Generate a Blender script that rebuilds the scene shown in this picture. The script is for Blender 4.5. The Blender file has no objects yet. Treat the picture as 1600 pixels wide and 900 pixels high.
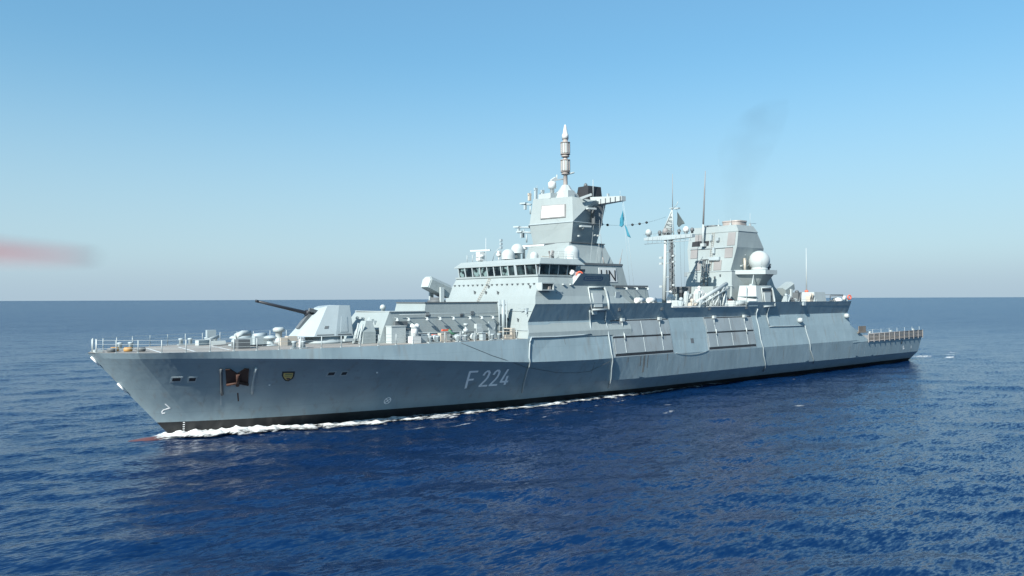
import bpy, bmesh, math, random
import numpy as np
from mathutils import Vector, Matrix
from mathutils.bvhtree import BVHTree

SC = bpy.context.scene
COL = SC.collection
R = math.radians
random.seed(7)

# ------------------------------------------------------------------ camera
CAM = Vector((-14.08, -74.59, 12.6))
cd = bpy.data.cameras.new("camera")
cam = bpy.data.objects.new("camera", cd)
COL.objects.link(cam)
th, pit, rol = R(39.6), math.atan(17 / 1200), math.atan(-6 / 1600)
R0 = Vector((math.cos(th), -math.sin(th), 0)); F0 = Vector((math.sin(th), math.cos(th), 0)); U0 = Vector((0, 0, 1))
Fw = F0 * math.cos(pit) + U0 * math.sin(pit); Uw = U0 * math.cos(pit) - F0 * math.sin(pit)
Rr = R0 * math.cos(rol) + Uw * math.sin(rol); Ur = Uw * math.cos(rol) - R0 * math.sin(rol)
M = Matrix((Rr, Ur, -Fw)).transposed().to_4x4(); M.translation = CAM
cam.matrix_world = M
cd.sensor_width = 36; cd.lens = 36 * 1200 / 1600
cd.clip_start = 0.05; cd.clip_end = 120000
cd.dof.use_dof = True; cd.dof.focus_distance = 110; cd.dof.aperture_fstop = 3.2
SC.camera = cam

# ------------------------------------------------------------------ sky and sun
SUN = Vector((-0.81, -0.26, 0.60)).normalized()
w = bpy.data.worlds.new("World"); SC.world = w; w.use_nodes = True
wt = w.node_tree; wt.nodes.clear()
sky = wt.nodes.new("ShaderNodeTexSky"); sky.sky_type = 'NISHITA'; sky.sun_disc = False
sky.sun_elevation = math.asin(SUN.z); sky.sun_rotation = math.atan2(SUN.x, SUN.y)
sky.altitude = 0; sky.air_density = 1.4; sky.dust_density = 1.0; sky.ozone_density = 10.0
bg = wt.nodes.new("ShaderNodeBackground"); bg.inputs[1].default_value = 0.127
wo = wt.nodes.new("ShaderNodeOutputWorld")
gm = wt.nodes.new("ShaderNodeGamma"); gm.inputs[1].default_value = 0.7      # the photograph's soft tone curve on the sky
tn = wt.nodes.new("ShaderNodeMixRGB"); tn.blend_type = 'MULTIPLY'; tn.inputs[0].default_value = 1; tn.inputs[2].default_value = (0.73, 1.01, 1.02, 1)
wt.links.new(sky.outputs[0], gm.inputs[0]); wt.links.new(gm.outputs[0], tn.inputs[1]); 
# pale sea haze lying along the horizon
tc = wt.nodes.new("ShaderNodeTexCoord"); sx = wt.nodes.new("ShaderNodeSeparateXYZ"); wt.links.new(tc.outputs["Generated"], sx.inputs[0])
hz = wt.nodes.new("ShaderNodeMapRange"); hz.interpolation_type = 'SMOOTHERSTEP'; hz.inputs["From Min"].default_value = -0.02; hz.inputs["From Max"].default_value = 0.075
hz.inputs["To Min"].default_value = 0.92; hz.inputs["To Max"].default_value = 0.0; wt.links.new(sx.outputs[2], hz.inputs["Value"])
h2 = wt.nodes.new("ShaderNodeMapRange"); h2.interpolation_type = 'SMOOTHSTEP'; h2.inputs["From Min"].default_value = 0.0; h2.inputs["From Max"].default_value = 0.32
h2.inputs["To Min"].default_value = 0.74; h2.inputs["To Max"].default_value = 0.0; wt.links.new(sx.outputs[2], h2.inputs["Value"])
hw = wt.nodes.new("ShaderNodeMixRGB"); hw.inputs[2].default_value = (2.14, 2.74, 3.20, 1)
wt.links.new(h2.outputs[0], hw.inputs[0]); wt.links.new(tn.outputs[0], hw.inputs[1])
hm = wt.nodes.new("ShaderNodeMixRGB"); hm.inputs[2].default_value = (1.66, 2.16, 2.58, 1)
wt.links.new(hz.outputs[0], hm.inputs[0]); wt.links.new(hw.outputs[0], hm.inputs[1]); wt.links.new(hm.outputs[0], bg.inputs[0])
wt.links.new(bg.outputs[0], wo.inputs[0])
sl = bpy.data.lights.new("sun", 'SUN'); sl.energy = 4.4; sl.angle = R(0.5); sl.color = (1.0, 0.955, 0.865)
so = bpy.data.objects.new("sun", sl); COL.objects.link(so)
so.rotation_euler = SUN.to_track_quat('Z', 'Y').to_euler(); so.location = (0, 0, 90)
SC.view_settings.view_transform = 'Standard'; SC.view_settings.look = 'None'
SC.view_settings.exposure = 1.0; SC.view_settings.gamma = 1
SC.cycles.max_bounces = 6

# ------------------------------------------------------------------ materials
def newmat(name):
    m = bpy.data.materials.new(name); m.use_nodes = True
    t = m.node_tree; b = t.nodes["Principled BSDF"]
    return m, t, b
def nd(t, typ, **kw):
    n = t.nodes.new(typ)
    for k, v in kw.items():
        if isinstance(k, str) and hasattr(n, k): setattr(n, k, v)
    return n
def paint(name, base, rough=0.5, var=0.10, streak=0.0, plates=None, metal=0.0, dirt=(0.16, 0.11, 0.07), spec=0.4):
    m, t, b = newmat(name); L = t.links.new
    g = nd(t, "ShaderNodeNewGeometry")
    n1 = nd(t, "ShaderNodeTexNoise"); n1.inputs["Scale"].default_value = 0.35; n1.inputs["Detail"].default_value = 6
    L(g.outputs["Position"], n1.inputs["Vector"])
    mp = nd(t, "ShaderNodeMapping"); mp.inputs["Scale"].default_value = (1.6, 1.6, 0.10)
    L(g.outputs["Position"], mp.inputs["Vector"])
    n2 = nd(t, "ShaderNodeTexNoise"); n2.inputs["Scale"].default_value = 1.0; n2.inputs["Detail"].default_value = 5
    L(mp.outputs[0], n2.inputs["Vector"])
    hi = [min(1, c * (1 + var)) for c in base] + [1]; lo = [c * (1 - var) for c in base] + [1]
    r1 = nd(t, "ShaderNodeValToRGB"); r1.color_ramp.elements[0].position = .3; r1.color_ramp.elements[1].position = .7
    r1.color_ramp.elements[0].color = lo; r1.color_ramp.elements[1].color = hi
    L(n1.outputs[0], r1.inputs[0])
    last = r1.outputs[0]
    if streak > 0:
        r2 = nd(t, "ShaderNodeValToRGB"); r2.color_ramp.elements[0].position = .56; r2.color_ramp.elements[1].position = .80
        r2.color_ramp.elements[0].color = (0, 0, 0, 1); r2.color_ramp.elements[1].color = (streak,) * 3 + (1,)
        L(n2.outputs[0], r2.inputs[0])
        mx = nd(t, "ShaderNodeMixRGB"); mx.inputs[2].default_value = tuple(dirt) + (1,)
        L(r2.outputs[0], mx.inputs[0]); L(last, mx.inputs[1]); last = mx.outputs[0]
    if plates:
        cb = nd(t, "ShaderNodeSeparateXYZ"); L(g.outputs["Position"], cb.inputs[0])
        cc = nd(t, "ShaderNodeCombineXYZ"); L(cb.outputs[0], cc.inputs[0]); L(cb.outputs[2], cc.inputs[1])
        br = nd(t, "ShaderNodeTexBrick"); br.inputs["Scale"].default_value = 1.0
        br.inputs["Brick Width"].default_value = plates[0]; br.inputs["Row Height"].default_value = plates[1]
        br.inputs["Mortar Size"].default_value = 0.035; br.inputs["Mortar Smooth"].default_value = 0.6
        br.inputs["Color1"].default_value = (1, 1, 1, 1); br.inputs["Color2"].default_value = (.95, .955, .96, 1)
        br.inputs["Mortar"].default_value = (.90, .90, .90, 1)
        L(cc.outputs[0], br.inputs["Vector"])
        mu = nd(t, "ShaderNodeMixRGB", blend_type='MULTIPLY'); mu.inputs[0].default_value = 1
        L(last, mu.inputs[1]); L(br.outputs[0], mu.inputs[2]); last = mu.outputs[0]
        # plating slightly dished between its frames
        mp2 = nd(t, "ShaderNodeMapping"); mp2.inputs["Scale"].default_value = (1.25, 1.25, 0.42)
        L(g.outputs["Position"], mp2.inputs["Vector"])
        n3 = nd(t, "ShaderNodeTexNoise"); n3.inputs["Scale"].default_value = 1.0; n3.inputs["Detail"].default_value = 1
        L(mp2.outputs[0], n3.inputs["Vector"])
        bu = nd(t, "ShaderNodeBump"); bu.inputs["Strength"].default_value = 0.40; bu.inputs["Distance"].default_value = 0.07
        L(n3.outputs[0], bu.inputs["Height"]); L(bu.outputs[0], b.inputs["Normal"])
    L(last, b.inputs["Base Color"])
    b.inputs["Roughness"].default_value = rough; b.inputs["Metallic"].default_value = metal
    b.inputs["Specular IOR Level"].default_value = spec
    return m
GREY = (0.220, 0.296, 0.332)
MAT = {
    'hull': paint("hull_grey", GREY, 0.48, 0.09, 0.38, (9.0, 2.35)),
    'black': paint("boot_topping_black", (0.018, 0.02, 0.022), 0.45, 0.25, 0.35, None, dirt=(0.07, 0.07, 0.065)),
    'red': paint("antifouling_red", (0.095, 0.045, 0.047), 0.35, 0.25),
    'house': paint("superstructure_grey", (0.262, 0.310, 0.318), 0.5, 0.05, 0.10, (4.5, 2.4)),
    'grey': paint("fitting_grey", (0.30, 0.36, 0.385), 0.5, 0.08, 0.10),
    'light': paint("pale_grey", (0.35, 0.40, 0.41), 0.5, 0.06, 0.08),
    'dark': paint("dark_grey", (0.10, 0.115, 0.125), 0.55, 0.15, 0.1),
    'deck': paint("deck_paint", (0.24, 0.235, 0.22), 0.75, 0.16, 0.0),
    'white': paint("white_paint", (0.52, 0.55, 0.55), 0.45, 0.04, 0.08),
    'radome': paint("radome_white", (0.37, 0.42, 0.43), 0.45, 0.03, 0.05),
    'blackshade': paint("black_and_gap_shade", (0.020, 0.022, 0.026), 0.6, 0.3),  # plain black; also paints the shade in door gaps and openings
    'rust': paint("rusted_anchor", (0.055, 0.027, 0.02), 0.75, 0.35, 0.3),
    'taupe': paint("vent_taupe", (0.215, 0.215, 0.218), 0.7, 0.08),
    'stain': paint("rust_stain", (0.185, 0.205, 0.205), 0.7, 0.30, 0.5, None, dirt=(0.12, 0.075, 0.045)),
    'salt': paint("salt_streak", (0.26, 0.338, 0.37), 0.6, 0.15),
    'door': paint("boat_door_grey", (0.225, 0.268, 0.29), 0.6, 0.12, 0.45, None, dirt=(0.14, 0.10, 0.075)),
    'mastgrey': paint("antenna_taupe", (0.30, 0.275, 0.26), 0.5, 0.12),
    'barrel': paint("gun_barrel_dark", (0.022, 0.026, 0.034), 0.4, 0.15),
    'pinkred': paint("lifebuoy_red", (0.62, 0.12, 0.07), 0.5, 0.08),
    'proptip': paint("propeller_tip_red", (0.24, 0.15, 0.155), 0.4, 0.03),
    'propgrey': paint("propeller_blue_grey", (0.16, 0.20, 0.25), 0.4, 0.03),
    'green': paint("hose_green", (0.05, 0.16, 0.10), 0.6, 0.1),
    'yellow': paint("crest_gold", (0.50, 0.38, 0.12), 0.5, 0.06),
    'orange': paint("mooring_ochre", (0.42, 0.24, 0.08), 0.6, 0.12),
    'number': paint("number_white", (0.86, 0.88, 0.88), 0.5, 0.04, 0.10),
    'net': paint("net_mesh", (0.17, 0.15, 0.13), 0.8, 0.25),
    'beige': paint("weathered_beige", (0.40, 0.37, 0.32), 0.65, 0.12),
    'blueflag': paint("flag_blue", (0.025, 0.18, 0.26), 0.7, 0.05),
    'darkflag': paint("flag_dark", (0.055, 0.075, 0.08), 0.75, 0.15),
    'plateblue': paint("nameplate_blue", (0.05, 0.10, 0.20), 0.5, 0.05),
}
def glassmat():
    m, t, b = newmat("bridge_glass"); L = t.links.new
    g = nd(t, "ShaderNodeNewGeometry"); n = nd(t, "ShaderNodeTexNoise"); n.inputs["Scale"].default_value = 0.9
    L(g.outputs["Position"], n.inputs["Vector"])
    r = nd(t, "ShaderNodeValToRGB"); r.color_ramp.elements[0].color = (0.006, 0.010, 0.012, 1); r.color_ramp.elements[1].color = (0.045, 0.075, 0.08, 1)
    r.color_ramp.elements[0].position = .42; r.color_ramp.elements[1].position = .68
    L(n.outputs[0], r.inputs[0]); L(r.outputs[0], b.inputs["Base Color"])
    b.inputs["Roughness"].default_value = 0.06; b.inputs["IOR"].default_value = 1.5
    return m
MAT['glass'] = glassmat()
def glasslight():  # opaque panes; daylight seen through the bridge is painted as pale patches
    m, t, b = newmat("bridge_glass_painted_daylight"); b.inputs["Base Color"].default_value = (.10, .165, .165, 1); b.inputs["Roughness"].default_value = .06
    g = nd(t, "ShaderNodeNewGeometry"); n = nd(t, "ShaderNodeTexNoise"); n.inputs["Scale"].default_value = 1.6; t.links.new(g.outputs["Position"], n.inputs["Vector"])
    r = nd(t, "ShaderNodeValToRGB"); r.color_ramp.elements[0].color = (.012, .018, .02, 1); r.color_ramp.elements[1].color = (.17, .25, .25, 1); r.color_ramp.elements[0].position = .44; r.color_ramp.elements[1].position = .56
    t.links.new(n.outputs[0], r.inputs[0]); t.links.new(r.outputs[0], b.inputs["Base Color"]); return m
MAT['glass_light'] = glasslight()

# ------------------------------------------------------------------ mesh building
class MB:
    def __init__(s): s.v = []; s.f = []; s.m = []; s.sm = []
    def add(s, vs, fs, mi=0, smooth=False):
        o = len(s.v); s.v += [tuple(p) for p in vs]
        for f in fs: s.f.append([i + o for i in f]); s.m.append(mi); s.sm.append(smooth)
        return s
    def box(s, c, d, rz=0, ry=0, mi=0, rx=0):
        a = [x / 2 for x in d]
        Mx = Matrix.Rotation(rz, 3, 'Z') @ Matrix.Rotation(ry, 3, 'Y') @ Matrix.Rotation(rx, 3, 'X')
        vs = [Vector(c) + Mx @ Vector((sx * a[0], sy * a[1], sz * a[2])) for sx in (-1, 1) for sy in (-1, 1) for sz in (-1, 1)]
        return s.add(vs, [(0, 1, 3, 2), (4, 6, 7, 5), (0, 4, 5, 1), (2, 3, 7, 6), (0, 2, 6, 4), (1, 5, 7, 3)], mi)
    def loft(s, rings, mi=0, cap=True, smooth=False, closed=True):
        n = len(rings[0]); vs = [p for r in rings for p in r]; fs = []
        for k in range(len(rings) - 1):
            for i in range(n if closed else n - 1):
                j = (i + 1) % n
                fs.append((k * n + i, k * n + j, (k + 1) * n + j, (k + 1) * n + i))
        s.add(vs, fs, mi, smooth)
        if cap and closed:
            o = len(s.v) - len(vs)
            s.f.append([o + i for i in range(n)][::-1]); s.m.append(mi); s.sm.append(False)
            e = o + (len(rings) - 1) * n
            s.f.append([e + i for i in range(n)]); s.m.append(mi); s.sm.append(False)
        return s
    def block(s, lo, hi, mi=0):
        """frustum: lo, hi = (z, x0, x1, y0, y1)"""
        q = lambda a: [(a[1], a[3], a[0]), (a[2], a[3], a[0]), (a[2], a[4], a[0]), (a[1], a[4], a[0])]
        return s.loft([q(lo), q(hi)], mi)
    def tube(s, pts, r, n=8, mi=0, smooth=True, r1=None, cap=True):
        pts = [Vector(p) for p in pts]; rings = []
        for i, p in enumerate(pts):
            a = pts[max(0, i - 1)]; b = pts[min(len(pts) - 1, i + 1)]
            d = (b - a)
            if d.length < 1e-9: d = Vector((0, 0, 1))
            d.normalize()
            up = Vector((0, 0, 1)) if abs(d.z) < .95 else Vector((1, 0, 0))
            u = d.cross(up).normalized(); v = u.cross(d)
            rr = r if r1 is None else r + (r1 - r) * i / (len(pts) - 1)
            rings.append([p + (u * math.cos(2 * math.pi * k / n) + v * math.sin(2 * math.pi * k / n)) * rr for k in range(n)])
        return s.loft(rings, mi, cap, smooth)
    def lathe(s, c, prof, n=20, mi=0, smooth=True, axis=None):
        """prof = [(r, h)...] about the vertical through c (or along axis)"""
        c = Vector(c); ax = Vector(axis).normalized() if axis else Vector((0, 0, 1))
        up = Vector((0, 0, 1)) if abs(ax.z) < .95 else Vector((1, 0, 0))
        u = ax.cross(up).normalized(); v = ax.cross(u)
        rings = [[c + ax * h + (u * math.cos(2 * math.pi * k / n) + v * math.sin(2 * math.pi * k / n)) * max(r, 1e-3) for k in range(n)] for r, h in prof]
        return s.loft(rings, mi, True, smooth)
    def ball(s, c, r, n=20, m=10, mi=0, z0=-1.0):
        pr = []
        for k in range(m + 1):
            a = math.asin(z0) + (math.pi / 2 - math.asin(z0)) * k / m
            pr.append((r * math.cos(a), r * math.sin(a)))
        return s.lathe(c, pr, n, mi)
    def build(s, name, mats, parent=None, origin=None):
        me = bpy.data.meshes.new(name)
        V = np.array([tuple(p) for p in s.v], dtype=float)
        if origin is None:
            lo, hi = V.min(0), V.max(0); origin = ((lo[0] + hi[0]) / 2, (lo[1] + hi[1]) / 2, lo[2])
        origin = Vector(origin)
        me.from_pydata([(p[0] - origin.x, p[1] - origin.y, p[2] - origin.z) for p in V], [], s.f)
        for m in (mats if isinstance(mats, (list, tuple)) else [mats]): me.materials.append(MAT[m])
        me.polygons.foreach_set("material_index", s.m); me.polygons.foreach_set("use_smooth", s.sm)
        bm = bmesh.new(); bm.from_mesh(me); bmesh.ops.recalc_face_normals(bm, faces=bm.faces); bm.to_mesh(me); bm.free()
        o = bpy.data.objects.new(name, me); COL.objects.link(o)
        if parent is not None:
            o.parent = parent; o.location = origin - WORLD[parent.name]
        else: o.location = origin
        WORLD[o.name] = origin
        return o
WORLD = {}
def thing(name, label, cat, loc, group=None):
    o = bpy.data.objects.new(name, None); COL.objects.link(o); o.location = loc
    o.empty_display_size = 0.5; WORLD[o.name] = Vector(loc)
    return tag(o, label, cat, group)
def tag(o, label=None, cat=None, group=None, kind=None):
    if label: o['label'] = label
    if cat: o['category'] = cat
    if group: o['group'] = group
    if kind: o['kind'] = kind
    return o
def dup(o, off, parent=None):
    """a copy of a part and its sub-parts, moved by off"""
    c = o.copy(); COL.objects.link(c)
    if parent is not None: c.parent = parent
    c.location = o.location + Vector(off); WORLD[c.name] = WORLD[o.name] + Vector(off)
    for ch in list(o.children):
        k = ch.copy(); COL.objects.link(k); k.parent = c; WORLD[k.name] = WORLD[ch.name] + Vector(off)
    return c

def loose(o, label, cat, group=None):
    """a thing that only rests on the ship: top-level, with its own label"""
    o.parent = None; o.location = WORLD[o.name]
    return tag(o, label, cat, group)

SHIP = thing("warship", "grey naval frigate with a tall mast steaming across blue sea, bow to the left", "warship", (73, 0, 0))
# ------------------------------------------------------------------ hull lines (x aft from the bow, -y is port)
def ip(tab, x): return float(np.interp(x, [a for a, b in tab], [b for a, b in tab]))
DK_Y = [(0, 0), (.25, .75), (1, 1.9), (3, 4.0), (5.3, 5.4), (8.5, 6.6), (12, 7.6), (18, 8.6), (25, 8.95), (36, 9.0), (50, 8.95)]
K3_Z = [(0, 7.62), (6, 7.55), (10, 7.45), (16, 7.2), (22, 6.9), (32, 6.2), (43, 5.45), (52, 5.25), (90, 5.15), (150, 5.15)]
K3_Y = [(.36, 0), (.7, .75), (1.3, 1.75), (3.2, 3.7), (5.5, 5.0), (8.7, 6.3), (12, 7.45), (18, 8.7), (25, 9.2), (36, 9.4), (52, 9.4), (117, 9.3), (147, 8.7)]
WL_Y = [(6.9, 0), (8.4, .45), (14, 1.6), (20, 2.7), (27, 3.75), (35, 4.7), (44, 5.5), (61, 6.3), (79, 6.7), (105, 6.8), (144.2, 6.5)]
BT_Z = [(5, 1.5), (9, 1.46), (14, 1.33), (21, 1.22), (30, 1.1), (43, .92), (60, .80), (78, .72), (104, .62), (147, .58)]
K4_Y = [(48, 7.6), (54, 8.2), (60, 8.8), (66, 8.95), (117, 8.9), (147, 8.2)]
K4_Z = [(52, 2.35), (86, 2.31), (147, 1.9)]
def stem_x(z): return (8.04 - z) * 0.858
NS = 150
def g(u): return u ** 1.55           # stations crowd towards the bow
def section(u):
    """list of (x, y, z) down the port half section at parameter u, top to bottom"""
    x3 = .36 + (146.1 - .36) * g(u); z3 = ip(K3_Z, x3); y3 = ip(K3_Y, x3)
    x0 = 6.9 + (145.1 - 6.9) * g(u); y0 = ip(WL_Y, x0)
    if x3 > 119: z3 = 4.75
    full = min(1, max(0, (x3 - 26) / 24.0))
    pts = []
    N = 10
    zb = ip(BT_Z, x0)
    tb = zb / z3
    ts = [0, tb * .5, tb] + [tb + (1 - tb) * k / N for k in range(1, N + 1)]
    if x3 > 46:                       # a row of points right on the lower knuckle
        tk = ip(K4_Z, x3) / z3; j = min(range(3, len(ts) - 1), key=lambda i: abs(ts[i] - tk)); bl0 = min(1, max(0, (x3 - 46) / 6.0)); ts[j] += (tk - ts[j]) * bl0
    for t in ts:
        a = 0.62 + 0.38 * full
        s_ = a * t + (1 - a) * t * t
        x = x0 + (x3 - x0) * t; y = y0 + (y3 - y0) * s_; z = z3 * t
        if x3 > 46:
            k4z, k4y = ip(K4_Z, x3), ip(K4_Y, x3)
            yk = y0 + (k4y - y0) * z / k4z if z < k4z else k4y + (y3 - k4y) * (z - k4z) / (z3 - k4z)
            bl = min(1, max(0, (x3 - 50) / 6.0)); y = y * (1 - bl) + yk * bl
        pts.append((x, y, z))
    pts = pts[::-1]
    pts.append((x0 + .8 * (1 - min(1, x0 / 60)), max(0, y0 - .9) if u > 0 else 0, -2.2))
    return pts, 2
secs = []
for k in range(NS + 1):
    p, ib = section(k / NS); secs.append((p, ib))
hb = MB()
for k in range(NS):
    (a, ia), (b, ib) = secs[k], secs[k + 1]
    for sgn in (-1, 1):
        na, nb = len(a), len(b)
        # both sections carry the same number of points unless the boot-top node merged; pair by index from the keel
        n = min(na, nb)
        for i in range(n - 1):
            q = [a[na - n + i], b[nb - n + i], b[nb - n + i + 1], a[na - n + i + 1]]
            zm = sum(p[2] for p in q) / 4; lim = (ip(BT_Z, q[0][0]))
            zt = max(q[0][2], q[1][2])
            hb.add([(p[0], p[1] * sgn, p[2]) for p in q], [(0, 1, 2, 3)], 1 if zt < lim + .02 else 0, True)
        if na != nb:
            pass
# topsides between the knuckle and the foredeck edge
def deck_edge(u): 
    x = 0 + 42.5 * u ** 1.4
    return (x, ip(DK_Y, x), 8.1 if x > 1 else 8.04 + .06 * x)
def k3_at(x): return (x, ip(K3_Y, x), ip(K3_Z, x))
XF = [.36 + 42.2 * (k / 60) ** 1.4 for k in range(61)]
XD = [42.5 * (k / 60) ** 1.4 for k in range(61)]
for k in range(60):
    for sgn in (-1, 1):
        q = [k3_at(XF[k]), k3_at(XF[k + 1]), (XD[k + 1], ip(DK_Y, XD[k + 1]), 8.1 if XD[k+1] > .6 else 8.05), (XD[k], ip(DK_Y, XD[k]), 8.1 if XD[k] > .6 else 8.05)]
        hb.add([(p[0], p[1] * sgn, p[2]) for p in q], [(0, 1, 2, 3)], 0, True)
# raised midships sides: deck line 8.1 -> knuckle 9.95 -> gunwale
FE = [(5.45, 42.56), (8.1, 42.5), (8.75, 42.72), (9.95, 43.0), (11.35, 43.35), (12.0, 43.5), (13.4, 43.96), (14.3, 44.5)]
def fe(z): return ip(FE, z)
def side_y(z, x=60):
    y3 = ip(K3_Y, x)
    return float(np.interp(z, [5.15, 8.1, 9.95, 12.0, 14.3], [y3, y3 - .55, y3 - .98, y3 - .22, y3 - 1.15]))
XM = [52, 56, 62, 67.8, 74, 80, 85.5, 92, 100, 108, 117]
for sgn in (-1, 1):
    for z0, z1, top in ((None, 8.1, 0), (8.1, 9.95, 0), (9.95, 11.35, 0), (11.35, 12.0, 1)):
        for k in range(-2, len(XM) - 1):
            def pt(j, z):
                if j == -2: x = fe(z if z else 5.45)
                elif j == -1: x = 46.5
                else: x = XM[j]
                zz = z if z else ip(K3_Z, x)
                y = side_y(zz, max(x, 44)) if z else ip(K3_Y, x)
                if z == 8.1 and j == -2: y = 9.0
                return (x, y * sgn, zz)
            if top and XM[max(k, 0)] >= 67.8 and XM[k + 1] <= 85.6 and k >= 0: continue
            hb.add([pt(k, z0), pt(k + 1, z0), pt(k + 1, z1), pt(k, z1)], [(0, 1, 2, 3)], 0, False)
    # sloping shoulder down to the flight deck
    y5 = ip(K3_Y, 117)
    hb.add([(117, sgn * side_y(7.8, 117), 7.8), (117, sgn * y5, 4.75), (123.4, sgn * (y5 - .1), 4.75)], [(0, 1, 2)], 0)
    hb.add([(117, sgn * (side_y(7.8, 117) - .12), 7.8), (117, sgn * (y5 - .12), 4.75), (123.4, sgn * (y5 - .22), 4.75)], [(0, 1, 2)], 0)
# aft bulkhead under the gunwale and transom
hb.add([(117, -side_y(z, 117), z) for z in (4.75, 8.1, 9.95, 12)] + [(117, side_y(z, 117), z) for z in (12, 9.95, 8.1, 4.75)], [tuple(range(8))], 0)
a = secs[-1][0]
hb.add([(p[0], -p[1], p[2]) for p in a] + [(p[0], p[1], p[2]) for p in a[::-1]], [tuple(range(2 * len(a)))], 0)
HULL_V, HULL_F = list(hb.v), list(hb.f)
hull = hb.build("hull", ['hull', 'black'], SHIP)
BVH = BVHTree.FromPolygons([Vector(p) for p in HULL_V], HULL_F)
def on_hull(x, z, off=0.012):
    h = BVH.ray_cast(Vector((x, -30, z)), Vector((0, 1, 0)))
    if h[0] is None: return Vector((x, -9, z)), Vector((0, -1, 0))
    n = h[1] if h[1].y < 0 else -h[1]
    return h[0] + n * off, n
# decks
d = MB()
XS = [42.5 * (k / 40) ** 1.4 for k in range(41)]
d.loft([[(x, -ip(DK_Y, x) + .02, 8.09), (x, ip(DK_Y, x) - .02, 8.09)] for x in XS], 0, cap=False, closed=False)
foredeck = d.build("foredeck", 'deck', SHIP)
d = MB(); d.add([(44, -8.85, 11.3), (117, -8.85, 11.3), (117, 8.85, 11.3), (44, 8.85, 11.3)], [(0, 1, 2, 3)])
d.build("upper_deck", 'deck', SHIP)
d = MB(); d.loft([[(x, -ip(K3_Y, x) + .03, 4.74), (x, ip(K3_Y, x) - .03, 4.74)] for x in (117, 125, 135, 146.1)], 0, cap=False, closed=False)
d.build("flight_deck", 'deck', SHIP)
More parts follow.
